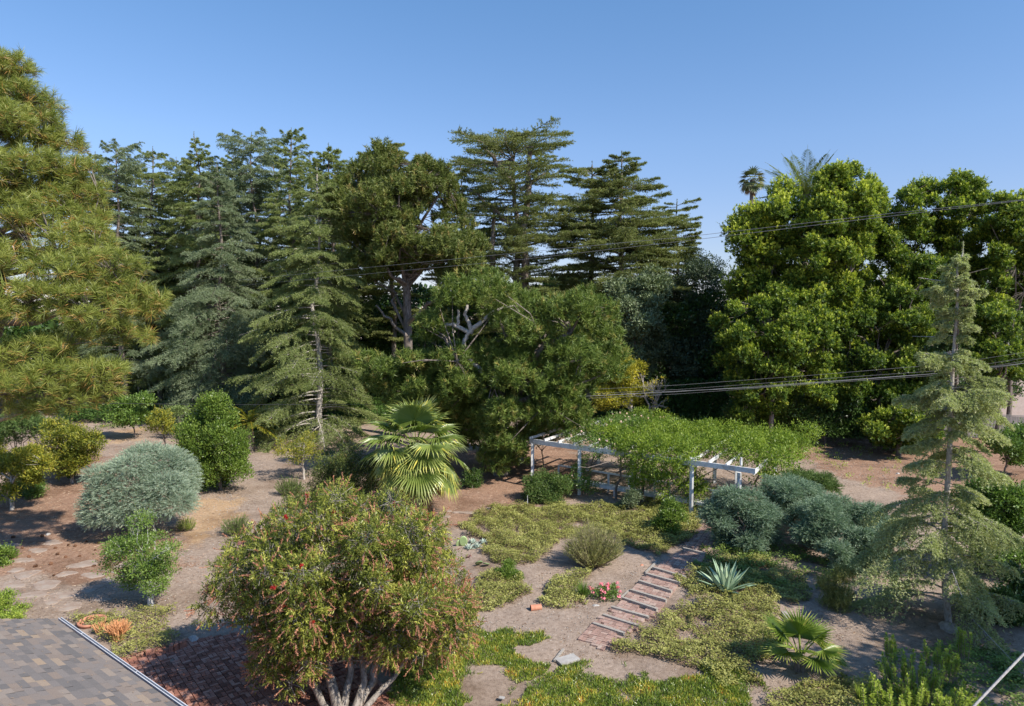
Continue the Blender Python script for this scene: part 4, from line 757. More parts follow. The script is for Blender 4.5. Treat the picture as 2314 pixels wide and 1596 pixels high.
# ================================================================== YOUNG CEDAR, RIGHT
bb = W(2143, 1432); Yc = 20.2; rg = np.random.default_rng(42)
tz = WD(2176, 572, Yc)[2]; b = np.array([bb[0], Yc, 0]); t = thing('cedar_tree', 'pale young cedar with thin bare trunk in the right foreground', 'tree', b)
tpx = [(2143, 1440), (2136, 1330), (2134, 1200), (2141, 1100), (2148, 980), (2150, 900), (2153, 830), (2160, 740), (2165, 660), (2163, 610), (2176, 572)]; tp = np.array([WD(x, y, Yc) for x, y in tpx]); tp[0][2] = -.1
cm, wm = MB(), MB()
pf = prof_px([(572, 4, 4), (600, 18, 14), (660, 32, 26), (740, 62, 44), (800, 34, 34), (860, 46, 36), (910, 84, 90), (940, 60, 70), (985, 100, 112), (1040, 70, 90), (1120, 105, 98), (1200, 148, 112), (1260, 195, 128), (1310, 195, 140), (1360, 165, 135), (1400, 95, 95)], 2145, Yc, tz)
conifer(rg, cm, wm, b, tz, pf, 150, t0=.03, upf=.22, droop=.50, ntw=40, nf=14, kb=3, L=.078, Wd=.030, r0=.095, tdroop=.75, twL=.42, trunkpts=tp, twst=True, tiers=0, minL=.15)
wm.build('trunk', BARKP, t); cm.build('crown', M_young, t)
# ================================================================== SHRUBS AND SMALL TREES
def jun(label, poly, Y, bpx, by, rp, n, nc, seed, m, thick=1.3, **kw):
    a = dict(rpx=rp*.8, n=int(n*1.7), thick=thick, nc=nc, style='spray', leafm=m, k=22, s=.34, L=.12, Wd=.017, up=.10, rin=.7, rout=1.15, spread=.50, r0=.08, nl=10, zf=.3, seed=seed, by=by, inner=.25, out=1.1, ntw=50, dead=.03, sq=.62, cull=.8, parts=('stem', 'foliage')); a.update(kw)
    return tree('juniper', label, 'shrub', Y, poly, bpx, **a)
rj = np.random.default_rng(7); LJ = lobes_px([(318, 1108, 28.4, 108, 82, 2.0), (262, 1138, 28.0, 74, 54, 1.5), (372, 1088, 28.6, 66, 78, 1.6), (330, 1055, 28.8, 62, 54, 1.4), (365, 1130, 28.0, 62, 52, 1.4), (235, 1160, 27.8, 46, 34, 1.0)]+[(rj.uniform(225, 405), rj.uniform(1050, 1160), 27.4, rj.uniform(22, 40), rj.uniform(14, 24), .7) for _ in range(16)])
LJ[:6, 3:] *= .90; LJ[:, 0] += .05
jun('big mounded silver blue juniper in the left clearing', None, 28.3, 335, 28.6, 34, 46, 11500, 81, M_jun, 1.6, lobes=LJ, rin=.84, rout=1.10, cull=.9, inner=.12, s=.34)
G3 = 'spreading junipers right of the pergola'
jun('rounded sea green juniper nearest the pergola corner post', [(1592, 1160), (1610, 1120), (1650, 1095), (1700, 1095), (1740, 1130), (1770, 1165), (1755, 1225), (1700, 1250), (1650, 1252), (1600, 1215)], 26.6, 1685, 26.2, 32, 26, 5200, 82, M_jun2, 1.2, group=G3)
jun('sea green juniper at the back of the juniper row', [(1690, 1090), (1750, 1062), (1820, 1080), (1880, 1105), (1905, 1140), (1860, 1185), (1780, 1190), (1740, 1150)], 28.6, 1800, 28.3, 26, 22, 3800, 83, M_jun2, 1.2, group=G3)
jun('long sea green juniper in the middle of the juniper row', [(1770, 1150), (1850, 1110), (1940, 1125), (2010, 1150), (2035, 1190), (1990, 1235), (1900, 1245), (1820, 1235), (1765, 1200)], 26.2, 1900, 26, 28, 28, 4800, 84, M_jun2, 1.2, group=G3)
jun('darkest juniper hanging low beside the pale young cedar', [(1860, 1220), (1940, 1190), (2020, 1190), (2050, 1225), (2015, 1290), (1930, 1310), (1850, 1280)], 24.4, 1960, 24.6, 24, 18, 3000, 85, M_jun2, 1, group=G3)
jun('flat dark green juniper behind the blue green ones', [(1760, 1085), (1790, 1060), (1850, 1060), (1895, 1090), (1900, 1110), (1830, 1115), (1760, 1105)], 30.8, 1830, 30.6, 18, 18, 2400, 86, M_jun3, 1.4)
SH = dict(style='leaf', parts=('stem', 'foliage'), nl=7, zf=.3)
def shrub(label, poly, Y, bpx, rp, n, nc, seed, m, name='shrub', cat='shrub', **kw):
    a = dict(rpx=rp, n=n, thick=1.0, nc=nc, leafm=m, rin=.55, rout=1.28, k=13, rc=.2, L=.085, Wd=.045, r0=.05, seed=seed, ntw=60, **SH); a.update(kw); return tree(name, label, cat, Y, poly, bpx, **a)
shrub('dense upright bright green shrub right of the silver blue juniper', [(392, 1045), (400, 985), (428, 935), (470, 888), (512, 905), (545, 965), (570, 1010), (572, 1060), (545, 1095), (500, 1108), (450, 1105), (415, 1080)], 35.6, 490, 24, 60, 3200, 91, M_bright, thick=1.6, L=.12, Wd=.055, up=.7, rc=.24, r0=.09, inner=.4)
shrub('small thin-leaved yellowish bush at the back of the clearing', [(310, 960), (330, 930), (370, 920), (400, 935), (405, 975), (380, 998), (340, 990)], 45, 368, 15, 14, 420, 92, M_cit, k=10, thick=1.2, L=.13, Wd=.06, tb=-.1)
shrub('small flat-topped yellow green bush behind the thin-leaved bush', [(355, 935), (370, 915), (420, 918), (440, 930), (400, 945)], 50, 400, 10, 9, 200, 93, M_jun3, k=10, thick=1, L=.13, Wd=.05, tb=.3)
shrub('leafy mid green shrub below the branches of the near pine', [(235, 930), (260, 900), (310, 885), (345, 900), (335, 945), (290, 965), (245, 955)], 50, 300, 18, 18, 750, 94, M_mid, thick=1.6, L=.17, Wd=.09, rc=.32, tb=.1)
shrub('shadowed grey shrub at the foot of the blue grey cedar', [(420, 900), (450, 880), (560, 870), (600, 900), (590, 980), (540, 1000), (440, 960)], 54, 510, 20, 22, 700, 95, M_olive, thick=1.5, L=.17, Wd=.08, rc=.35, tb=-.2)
shrub('small thin yellow green tree with twisted grey trunk', [(615, 1020), (640, 990), (690, 975), (725, 985), (730, 1030), (690, 1055), (640, 1045), (620, 1035)], 37.9, 681, 15, 20, 380, 96, M_cit, name='small_tree', cat='tree', k=11, thick=1.3, L=.11, Wd=.045, r0=.07, nl=9, zf=.45, tb=-.12, inner=.1, parts=('trunk', 'crown'), bark=BARKP)
shrub('dark mound of narrow leaves left of the large fan palm', [(640, 1125), (690, 1080), (720, 1050), (750, 1025), (810, 1012), (860, 1040), (880, 1110), (820, 1150), (700, 1160), (650, 1150)], 32.0, 770, 22, 44, 2600, 97, M_darkb, thick=1.6, L=.12, Wd=.03, tb=.15)
shrub('yellowing citrus tree with pale trunk at the left edge', [(-40, 1000), (0, 990), (35, 1005), (62, 995), (100, 1020), (118, 1062), (90, 1080), (72, 1108), (40, 1095), (20, 1130), (-40, 1120)], 32, 8, 17, 36, 1300, 98, M_cit, name='citrus_tree', cat='tree', thick=1.5, L=.14, Wd=.05, r0=.085, zf=.5, tb=-.05, parts=('trunk', 'crown'), bark=BARKP)
shrub('second citrus tree half shaded under the near pine', [(60, 990), (90, 950), (150, 935), (215, 945), (244, 970), (235, 1020), (200, 1070), (150, 1078), (90, 1062)], 37, 150, 20, 30, 1500, 99, M_cit, name='citrus_tree', cat='tree', thick=1.6, L=.14, Wd=.05, r0=.075, zf=.4, tb=-.2, parts=('trunk', 'crown'), bark=BARKP)
shrub('dark green shrub between the two citrus trees', [(20, 1100), (40, 1080), (85, 1080), (98, 1110), (80, 1145), (35, 1140)], 34.5, 60, 15, 14, 600, 100, M_mid, tb=-.15)
shrub('blackish green conifer bush behind the citrus trees', [(-40, 980), (-30, 925), (60, 920), (110, 950), (110, 1000), (0, 1010)], 40, 30, 20, 26, 1500, 101, M_jun3, style='tuft', s=.2, L=.2, Wd=.03, tb=-.1, k=14, thick=1.6)
shrub('light green shrub cut by the left edge above the flagstones', [(-40, 1250), (0, 1232), (25, 1245), (32, 1270), (10, 1290), (-40, 1300)], 25.2, -5, 13, 12, 420, 102, M_bright, L=.10)
shrub('rounded yellow green shrub behind the house roof', [(-50, 1370), (0, 1335), (40, 1345), (75, 1385), (70, 1420), (0, 1450), (-50, 1440)], 20.4, 20, 20, 18, 1100, 103, M_weed, L=.07, Wd=.035, tb=.0, rc=.16)
shrub('small glossy tree with white trunk standing in the clearing edge', [(228, 1270), (240, 1230), (290, 1210), (300, 1165), (350, 1155), (370, 1200), (415, 1225), (415, 1270), (380, 1310), (375, 1350), (340, 1365), (270, 1345), (245, 1310)], 21.3, 322, 23, 36, 1500, 104, M_mid, name='small_tree', cat='tree', k=12, thick=1.0, L=.07, Wd=.035, rc=.17, r0=.085, nl=14, zf=.38, tb=.18, parts=('trunk', 'crown'), bark=BARKW, inner=.12, ntw=300)
shrub('orange-flecked dark leaved shrub at the left pergola post', [(1182, 1125), (1195, 1080), (1235, 1060), (1275, 1075), (1292, 1110), (1265, 1145), (1205, 1148)], 33.6, 1238, 16, 24, 1900, 105, leafmat('reddish_green_leaves', [(.025, .05, .012), (.07, .12, .025), (.16, .19, .05), (.42, .14, .04)], .2, pos=[0, .45, .92, 1]), L=.07, Wd=.045, rc=.18)
shrub('loose green rose bush beyond the far side of the pergola', [(1505, 985), (1520, 945), (1560, 928), (1620, 960), (1625, 985), (1560, 995)], 46, 1570, 14, 14, 360, 106, M_mid, k=9, L=.12, Wd=.07, tb=.1, rc=.3)
shrub('leafy light green shrub in front of the pergola vines', [(1480, 1180), (1490, 1145), (1520, 1130), (1550, 1150), (1550, 1190), (1520, 1210), (1490, 1200)], 28.6, 1518, 13, 13, 480, 107, M_bright, L=.09, Wd=.045, thick=.6)
shrub('dusty grey green bush below the pergola bench', [(1395, 1140), (1405, 1115), (1435, 1105), (1455, 1125), (1450, 1150), (1415, 1155)], 32, 1425, 11, 8, 260, 108, M_olive, L=.07, Wd=.035, thick=.6)
shrub('small vivid green clump left of the footworn soil track', [(1115, 1300), (1120, 1275), (1150, 1268), (1178, 1290), (1175, 1310), (1140, 1315)], 23.8, 1145, 10, 9, 420, 109, M_bright, L=.055, Wd=.035, rc=.12, thick=.4, tb=.05)
shrub('dark glossy leafy bush behind the pale young cedar', [(2160, 1120), (2220, 1085), (2330, 1110), (2350, 1250), (2300, 1310), (2200, 1290), (2160, 1220)], 23.8, 2260, 27, 34, 2600, 110, M_mid, thick=1.4, L=.12, Wd=.055, tb=-.02, rc=.22)
shrub('shaded leafy bush below the glossy one at the right edge', [(2210, 1290), (2290, 1280), (2350, 1320), (2350, 1420), (2290, 1430), (2230, 1380)], 20.6, 2290, 24, 18, 1300, 111, M_dark, thick=1.0, L=.10, Wd=.05, tb=.1)
shrub('leafy shrub under the trees at the right edge of the bare ground', [(2190, 975), (2240, 960), (2340, 970), (2340, 1060), (2280, 1060), (2220, 1020)], 38, 2280, 20, 18, 800, 112, M_mid, thick=1.3, L=.15, Wd=.08, tb=-.1, rc=.28)
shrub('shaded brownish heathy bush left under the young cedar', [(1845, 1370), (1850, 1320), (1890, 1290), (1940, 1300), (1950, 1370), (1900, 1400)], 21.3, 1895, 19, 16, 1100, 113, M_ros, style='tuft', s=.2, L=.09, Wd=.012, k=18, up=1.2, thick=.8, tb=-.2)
shrub('low dark creeper mound in the bottom right corner', [(2170, 1540), (2220, 1500), (2350, 1500), (2350, 1620), (2180, 1640)], 17.6, 2270, 24, 16, 1300, 114, M_dark, thick=1.0, L=.075, Wd=.05, tb=.12)
shrub('small green shrub with red buds right of the fan palm trunk', [(1040, 1090), (1050, 1068), (1075, 1062), (1090, 1080), (1080, 1103), (1055, 1105)], 36, 1066, 9, 8, 300, 115, M_dark, thick=.6, tb=.2)
shrub('dark leafy understory shrub at the foot of the tallest yellow green tree', [(1760, 930), (1800, 890), (1870, 880), (1950, 900), (1975, 950), (1930, 985), (1850, 990), (1780, 980)], 47.5, 1870, 22, 26, 1200, 117, M_dark, thick=1.4, L=.17, Wd=.09, rc=.35)
shrub('dark low shrub under the low spreading yellow green tree', [(1620, 935), (1660, 905), (1730, 900), (1770, 940), (1740, 975), (1660, 975)], 48.5, 1695, 18, 16, 800, 118, M_dark, thick=1.2, L=.17, Wd=.09, rc=.35, tb=.1)
# feathery upright shrub with many fine stems
def feather(label, base, rx, ry, h, n, seed, m, leafL=.05, k=26, lw=.010, lean=.55, name='shrub'):
    rg = np.random.default_rng(seed); b = np.array(base, float); t = thing(name, label, 'shrub', b); a = rg.uniform(0, 6.283, n); r = rg.random(n)**.5
    e = np.stack([np.cos(a)*r*rx, np.sin(a)*r*ry, h*np.sqrt(1-.75*r*r)*rg.uniform(.55, 1.15, n)*(1+.22*np.sin(3*a+seed)*r+.12*np.sin(7*a)*r)], 1); s0 = np.stack([np.cos(a)*r*rx*(1-lean), np.sin(a)*r*ry*(1-lean), 0*a], 1)
    w = MB(); sticks(w, b+s0, b+e*.97, .008, .003); w.build('stem', TWIGD, t); u = .25+.75*rg.random((n, k, 1))**.8; c2 = rg.random(n)
    Q = (b+s0[:, None]+(e-s0)[:, None]*u).reshape(-1, 3); D = unit(np.repeat(unit(e-s0), k, 0)*.8+rdir(rg, n*k)*.6); c = MB(); blades(c, rg, Q, D, leafL, lw, np.clip(np.repeat(c2*.6, k)+rg.random(n*k)*.4, 0, 1)); c.build('foliage', m, t)
fb = W(1340, 1285); feather('feathery olive green shrub of upright fine stems beside the path', fb+np.array([.05, .35, 0]), 1.2, 1.05, 1.45, 800, 3, M_ros, .095, 30, .012, .7)
fb = W(655, 1118); feather('small upright bright green shrub behind the left of the red-flowered shrub', fb, .8, .6, .9, 260, 4, M_mid, .06, 26, .018)
fb = W(528, 1215); feather('needle-leaved green shrublet at the upper left of the red-flowered shrub', fb+np.array([0, .4, 0]), .7, .6, .8, 240, 5, M_mid, .055, 26, .016)
fb = W(420, 1200); feather('dry yellow green shrublet at the right foot of the silver blue juniper', fb, .45, .4, .6, 160, 6, M_weed, .05, 20, .014)
def spikes(label, pts, h, seed, m):                        # stout upright leafy stems
    for q, (px, py, n, rr, lab) in enumerate(pts):
        rg = np.random.default_rng(seed+q); b = W(px, py); t = thing('leafy_stemmed_plant', lab, 'plant', b, label); w, c = MB(), MB()
        for i in range(n):
            a, r = rg.uniform(0, 6.28), rr*rg.random()**.5; p0 = b+np.array([math.cos(a)*r*.7, math.sin(a)*r*.7, 0]); hh = h*rg.uniform(.6, 1.1); p1 = b+np.array([math.cos(a)*r, math.sin(a)*r, hh]); tube(w, [p0, (p0+p1)/2, p1], [.012, .01, .008], 4)
            kk = 130; u = rg.random(kk)**.6; Q = p0+(p1-p0)*(.35+.65*u)[:, None]; D = unit(np.stack([rg.normal(size=kk), rg.normal(size=kk), .3+1.6*(u > .9)], 1)); leaves(c, Q, D, np.broadcast_to(UP, D.shape)+rdir(rg, kk)*.3, .08, .026, np.clip(u*.6+rg.random(kk)*.3+rg.random()*.1, 0, 1))
        w.build('stem', TWIGD, t); c.build('foliage', M_weed if m is None else m, t)
spikes('yellow green upright plants at the bottom right', [(2060, 1590, 34, .75, 'tallest clump of yellow green leafy spikes at the bottom right'), (2125, 1545, 16, .45, 'leafy spike clump just right of and behind the tallest clump'), (2010, 1520, 6, .18, 'slim pair of leafy spikes between the low fan palm and the clumps'),
    (2050, 1650, 30, .8, 'leafy spike clump cut by the bottom edge'), (2140, 1640, 24, .6, 'leafy spike clump at the bottom edge beside the dark creeper'), (2175, 1510, 6, .2, 'thin leafy spikes at the edge of the shaded ground'), (1975, 1640, 14, .45, 'short leafy spikes left of the big clumps at the bottom edge')], .95, 30, None)
# ------------------------------------------------------------------ red-flowered bottlebrush
def bottlebrush():
    rg = np.random.default_rng(14); b = W(770, 1655); b = b+np.array([0, .15, 0]); t = thing('bottlebrush_shrub', 'huge rounded bottlebrush shrub dotted with red flowers in the foreground', 'shrub', b)
    poly = [(455, 1300), (480, 1250), (520, 1215), (590, 1170), (660, 1140), (740, 1105), (830, 1110), (900, 1125), (985, 1160), (1010, 1220), (1050, 1270), (1085, 1350), (1080, 1420), (1060, 1450), (960, 1500), (890, 1490), (800, 1470), (700, 1475), (640, 1540), (600, 1540), (590, 1450), (540, 1400), (480, 1395), (440, 1385)]
    lb = np.concatenate([lobes_poly(rg, poly, 16.2, 36, 190, 2.2, .85), lobes_px([(625, 1500, 15.3, 24, 40, 0), (655, 1545, 15.2, 20, 34, 0), (610, 1460, 15.4, 30, 40, 0), (560, 1400, 15.4, 34, 28, 0), (480, 1375, 15.6, 34, 22, 0), (700, 1500, 15.0, 26, 30, 0), (1040, 1420, 15.8, 30, 30, 0), (950, 1480, 15.2, 34, 30, 0), (1010, 1470, 15.5, 28, 26, 0), (705, 1462, 15.2, 30, 26, 0), (790, 1452, 15.0, 34, 24, 0), (880, 1468, 15.0, 34, 28, 0), (580, 1520, 15.5, 16, 26, 0)])]); P, N, _ = shell(rg, lb, 9200, zmin=-1.1, cull=.85, rin=.5, rout=1.35)
    w = MB()
    for pp, r in (([(770, 1600), (735, 1500), (690, 1440)], .13), ([(775, 1600), (790, 1520), (780, 1430)], .11), ([(790, 1610), (840, 1540), (865, 1450)], .13), ([(750, 1610), (700, 1530), (640, 1450)], .10), ([(800, 1605), (825, 1510), (810, 1420)], .10), ([(800, 1600), (890, 1530), (960, 1440)], .08), ([(730, 1600), (745, 1540), (735, 1470)], .09)):
        q = np.array([WD(x, y, 15.5+i*.3) for i, (x, y) in enumerate(pp)]); q[0] = b+rg.normal(size=3)*np.array([.15, .12, 0])-UP*.05; s = np.linspace(0, 2, 9); q = np.stack([np.interp(s, range(3), q[:, c]) for c in range(3)], 1)+np.concatenate([[np.zeros(3)], rg.normal(size=(8, 3))*.03]); tube(w, q, np.linspace(r, r*.55, 9), 9)
        for _ in range(9): l = lb[rg.integers(len(lb))]; tube(w, limb(rg, q[-1], l[:3], 6, .06), np.linspace(r*.4, .012, 6), 5)
    w.build('trunk', BARKM, t)
    i = rg.choice(len(P), 2600); O = P[i]-unit(N[i]+rdir(rg, 2600)*.5)*rg.uniform(.3, .7, (2600, 1)); w = MB(); sticks(w, O, P[i]+rdir(rg, 2600)*.08, .006, .003); w.build('twigs', TWIG, t)
    c = MB(); k = 20; m = len(P)*k; A = unit(N*.7+rdir(rg, len(P))*.6+UP*.15); pc = rg.random(len(P))*.75+.12*fbm(P[:, 0], P[:, 2], 1.1, 4); A2 = np.repeat(A, k, 0)
    Q = np.repeat(P, k, 0)+A2*(rg.random((m, 1))*.24-.05)+rdir(rg, m)*.03; D = unit(A2*.7+rdir(rg, m)*.8); leaves(c, Q, D, unit(UP+rdir(rg, m)*.6), .098*rg.uniform(.7, 1.2, m), .025, np.clip(np.repeat(pc, k)+rg.random(m)*.35-.05, 0, 1)); 
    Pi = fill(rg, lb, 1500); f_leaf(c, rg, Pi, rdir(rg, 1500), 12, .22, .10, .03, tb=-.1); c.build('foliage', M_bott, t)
    def brush(n, nm, mt, L, rad, kk, bl, low=False, keep=100):
        j = rg.choice(len(P), n*4); j = j[(P[j, 2] < 3.3) | (rg.random(len(j)) < .5)][:n] if low else j[N[j, 2] > -.2][:n]; n = len(j); a = unit(N[j]+rdir(rg, n)*.5-(UP*.35 if low else -UP*.2)); Q = P[j]+a*.12
        o = np.argsort(Q[:, 1]); a, Q = a[o], Q[o]; place_parts(t, nm, [proto_brush(rg, L, rad, kk, bl) for _ in range(3)], mt, Q[:keep], a[:keep], rg, keep)
        if n > keep:
            g = MB(); a, Q = a[keep:], Q[keep:]; n = len(Q); u = rg.random((n, kk, 1)); q = (Q[:, None]+a[:, None]*u*L).reshape(-1, 3); aa = np.repeat(a, kk, 0); r = unit(np.cross(aa, rdir(rg, n*kk))); blades(g, rg, q, unit(r+aa*.5), rad, bl, rg.random(n*kk)); sticks(g, Q-a*.05, Q+a*L, .007, .004, .6); g.build(nm+'s', mt, t)['kind'] = 'stuff'
    brush(4200, 'seed_spike', M_pod, .19, .034, 30, .016, True); brush(70, 'blossom', M_red, .09, .055, 56, .014); brush(60, 'purple_shoot', M_purple, .12, .07, 26, .02)
bottlebrush()
# ------------------------------------------------------------------ agave, succulents, cactus, small flowers
def agave(label, base, n, L, wd, seed, mat, up0=.25, cat='agave', name='agave', th=.03, grp=None):
    rg = np.random.default_rng(seed); b = np.array(base, float); mb = MB()
    for i in range(n):
        u = i/n; az = i*2.39996; el = math.radians(18+68*u**.9)+rg.normal()*.06; h = np.array([math.cos(az), math.sin(az), 0]); pr = np.array([-h[1], h[0], 0]); l = L*(1-.25*u)*rg.uniform(.88, 1.1); s = np.linspace(0, 1, 9)
        p = b+h[None]*(math.cos(el)*l*s)[:, None]+UP*(math.sin(el)*l*s+.10*l*s*s*(1 if u > .3 else -.6))[:, None]+h*.04; w = wd*np.interp(s, [0, .12, .45, .8, 1], [.6, .75, 1, .5, .02])*rg.uniform(.9, 1.1); tg = unit(np.gradient(p, axis=0)); nn = np.cross(tg, pr[None]); nn = np.where(nn[:, 2:3] < 0, -nn, nn)
        rows_ = np.stack([p-pr*w[:, None]/2+nn*w[:, None]*.28, p, p+pr*w[:, None]/2+nn*w[:, None]*.28, p-nn*(th*(1-s)+.004)[:, None]], 1); V = rows_.reshape(-1, 3); f = []
        for a in range(8):
            for x, y in ((0, 1), (1, 2), (2, 3), (3, 0)): f.append([a*4+x, a*4+y, a*4+4+y, a*4+4+x])
        mb.add(V, f, np.clip(.2+u*.5+rg.random()*.3, 0, 1), 0, False)
    return tag(mb.build(name, mat, loc=b), label, cat, grp)
ab = W(1640, 1340); agave('large grey green agave with long pointed leaves right of the brick path', ab, 30, 1.15, .17, 2, M_agave)
for q, (x, y, l, lab) in enumerate([(1060, 1242, .28, 'nearest pale blue succulent rosette beside the prickly pear'), (1078, 1238, .24, 'right-hand pale blue succulent rosette in the small group'), (1068, 1228, .22, 'farthest pale blue succulent rosette of the small group'), (1092, 1228, .20, 'small pale succulent rosette at the right of the group')]):
    agave(lab, W(x, y), 18, l, .07, 10+q, leafmat('pale_succulent', [(.26, .33, .27), (.46, .53, .45)], .1) if q == 0 else bpy.data.materials['pale_succulent'], cat='succulent', name='succulent', th=.015, grp='pale succulent rosettes')
def pads(label, base, L, seed):
    rg = np.random.default_rng(seed); mb = MB()
    for (ox, oz, tilt, az, r) in L:
        c = np.array(base)+np.array([ox, rg.normal()*.05, oz]); a = np.array([math.cos(az), math.sin(az), 0]); u = unit(UP*math.cos(tilt)+np.cross(a, UP)*math.sin(tilt)); n = np.cross(a, u); k = 16; ang = np.arange(k)*2*math.pi/k
        rr = [c+n*s*.018+(a[None]*np.cos(ang)[:, None]*.72+u[None]*np.sin(ang)[:, None])*r*q for s, q in ((-1, .75), (-.6, .97), (.6, .97), (1, .75))]
        V = np.concatenate(rr); f = [[j*k+i, j*k+(i+1) % k, (j+1)*k+(i+1) % k, (j+1)*k+i] for j in range(3) for i in range(k)]; mb.add(V, f, .8 if tilt < .5 else .2, 0, True); mb.add(rr[0], [list(range(k))[::-1]], .5); mb.add(rr[3], [list(range(k))], .5)
    tag(mb.build('prickly_pear', M_cact, loc=base), label, 'cactus', 'prickly pear pads by the red-flowered shrub')
pads('upright pale prickly pear pad beside the succulent rosettes', W(1047, 1236), [(0, .22, .15, .1, .24), (-.2, .12, .3, .4, .16)], 1)
pads('lying dark prickly pear pads on the bare soil', W(1082, 1282), [(0, .16, .9, .3, .2), (.28, .14, 1.1, -.3, .18)], 2)
def tuft(label, base, n, h, r, seed, m, name='grass_tuft', w=.014, cat='grass tuft', grp=None):
    rg = np.random.default_rng(seed); mb = MB(); a = rg.uniform(0, 6.28, n); P = np.array(base)+np.stack([np.cos(a)*r*.35*rg.random(n), np.sin(a)*r*.35*rg.random(n), 0*a-.02], 1); D = unit(np.stack([np.cos(a)*r/h*rg.random(n), np.sin(a)*r/h*rg.random(n), 1+0*a], 1)); blades(mb, rg, P, D, h*rg.uniform(.6, 1.1, n), w, rg.random(n), 0, .3)
    return tag(mb.build(name, m, loc=base), label, cat, grp)
tuft('dark green grass tuft left of the pink flowers', W(1318, 1350), 260, .62, .38, 1, M_mid)
tuft('thin grassy tuft among the ground cover left of the low fan palm', W(1735, 1455), 70, .5, .2, 2, M_mid)
tuft('broad dark strappy tuft under the second citrus tree', W(160, 1080), 120, .9, .6, 3, M_dark, w=.04)
tuft('yellowish strappy tuft near the bottom edge right of the fan palm', W(1945, 1590), 60, .55, .15, 4, M_weed, w=.02)
def geranium():
    b = W(1368, 1350); rg = np.random.default_rng(3); t = thing('pink_geranium', 'low plant covered with pink flower heads beside the brick path', 'flowers', b); L = []
    for i in range(9): L.append([b[0]+rg.uniform(-.45, .45), b[1]+rg.uniform(-.35, .4), .16, .18, .18, .14])
    lb = np.array(L); P, N, _ = shell(rg, lb, 170); c = MB(); f_leaf(c, rg, P, N, 10, .09, .05, .045); c.build('foliage', M_mid, t)
    fl = MB(); Q, NQ, _ = shell(rg, lb, 34, zmin=.1, rin=1.3, rout=1.7); st = MB(); sticks(st, Q-UP*.2, Q, .004, .003); st.build('stem', M_mid, t)
    q = rdir(rg, 12)*.038; f_rosette(fl, rg, q, unit(q+UP*.03), 6, .034, .032); place_parts(t, 'flower_head', fl, M_pink, Q, NQ, rg)
geranium()
def sticksfire(label, px, py, n, h, seed, r=.3):
    b = W(px, py); rg = np.random.default_rng(seed); mb = MB()
    for i in range(n):
        a = rg.uniform(0, 6.28); p = b+np.array([math.cos(a), math.sin(a), 0])*r*.5*rg.random(); d = unit(np.array([math.cos(a)*.5*rg.random(), math.sin(a)*.5*rg.random(), 1]))
        e = p+d*h*.5; tube(mb, [p, e], [.014, .011], 5, rg.random())
        for _ in range(4): d2 = unit(d+rdir(rg, 1)[0]*.5); f = e+d2*h*.3*rg.uniform(.6, 1.2); tube(mb, [e, f], [.010, .008], 4, rg.random()*.6); tube(mb, [f, f+unit(d2+rdir(rg, 1)[0]*.4)*h*.28], [.008, .005], 4, rg.random()*.5)
    tag(mb.build('orange_succulent', M_stick, loc=b), label, 'succulent', 'orange pencil-stemmed succulents')
sticksfire('larger orange pencil-stemmed succulent in the low planting by the roof', 266, 1450, 60, .55, 1, .26); sticksfire('smaller orange pencil-stemmed succulent at the gutter below the pot rim', 226, 1436, 12, .36, 2, .15)
TERR = plain('terracotta', [(.45, .18, .11), (.58, .29, .19)], 8, .85, .2, .3, 40)
def ring(): 
    b = W(208, 1412); mb = MB(); a = np.linspace(0, 2*math.pi, 33); V, f = [], []
    for r, z in ((.30, -.1), (.36, .08), (.39, .09), (.39, .15), (.345, .15), (.33, .10), (.27, .02)): V.append(np.stack([b[0]+np.cos(a[:-1])*r, b[1]+np.sin(a[:-1])*r, 0*a[:-1]+z], 1))
    for j in range(6): f += [[j*32+i, j*32+(i+1) % 32, (j+1)*32+(i+1) % 32, (j+1)*32+i] for i in range(32)]
    mb.add(np.concatenate(V), f, .5, 0, True); mb.add(V[6], [list(range(32))], .5); tag(mb.build('terracotta_pot', TERR, loc=b), 'wide terracotta pot half hidden behind the roof gutter', 'plant pot')
ring()
def pipe():
    a, b = W(*(1041+575/3.637, 1157+790/3.637), .09), W(*(1041+662/3.637, 1157+782/3.637), .09); mb = MB(); p = np.array([a, a, b, b]); d = unit(b-a)
    tube(mb, [a, a+d*.03, b], [.10, .095, .095], 18); tube(mb, [b, a+d*.01], [.078, .078], 18); tube(mb, [a-d*.001, a-d*.001+d*.0005], [.10, .078], 18); tube(mb, [b, b+d*.0005], [.095, .078], 18); tag(mb.build('terracotta_pipe', TERR, loc=(a+b)/2), 'short orange terracotta drain pipe lying on the bare soil', 'pipe')
pipe()
# ------------------------------------------------------------------ stones, boards, odd bricks
STONE = plain('pale_grey_stone', [(.24, .215, .19), (.38, .34, .30), (.48, .44, .40)], 7, .95, .1, .5, 30)
CONC = plain('pale_concrete', [(.34, .32, .30), (.46, .44, .41)], 6, .9, .1, .3, 40)
def blob(mb, c, r, rg, h=.6, tint=.5, k=9, rows_=5, flat=False):
    V, f = [], []; ph = rg.uniform(0, 6.28, 4)
    for j in range(rows_):
        el = (j/(rows_-1)-.35)*math.pi/1.35*.98
        for i in range(k):
            a = i*2*math.pi/k; q = 1+.22*math.sin(2*a+ph[0])+.13*math.sin(3*a+ph[1])+rg.normal()*.05; V.append([c[0]+math.cos(a)*math.cos(el)*r*q, c[1]+math.sin(a)*math.cos(el)*r*q, c[2]+math.sin(el)*r*h])
    for j in range(rows_-1): f += [[j*k+i, j*k+(i+1) % k, (j+1)*k+(i+1) % k, (j+1)*k+i] for i in range(k)]
    mb.add(V, f, tint, 0, False); mb.add(V[-k:], [list(range(k))], tint)
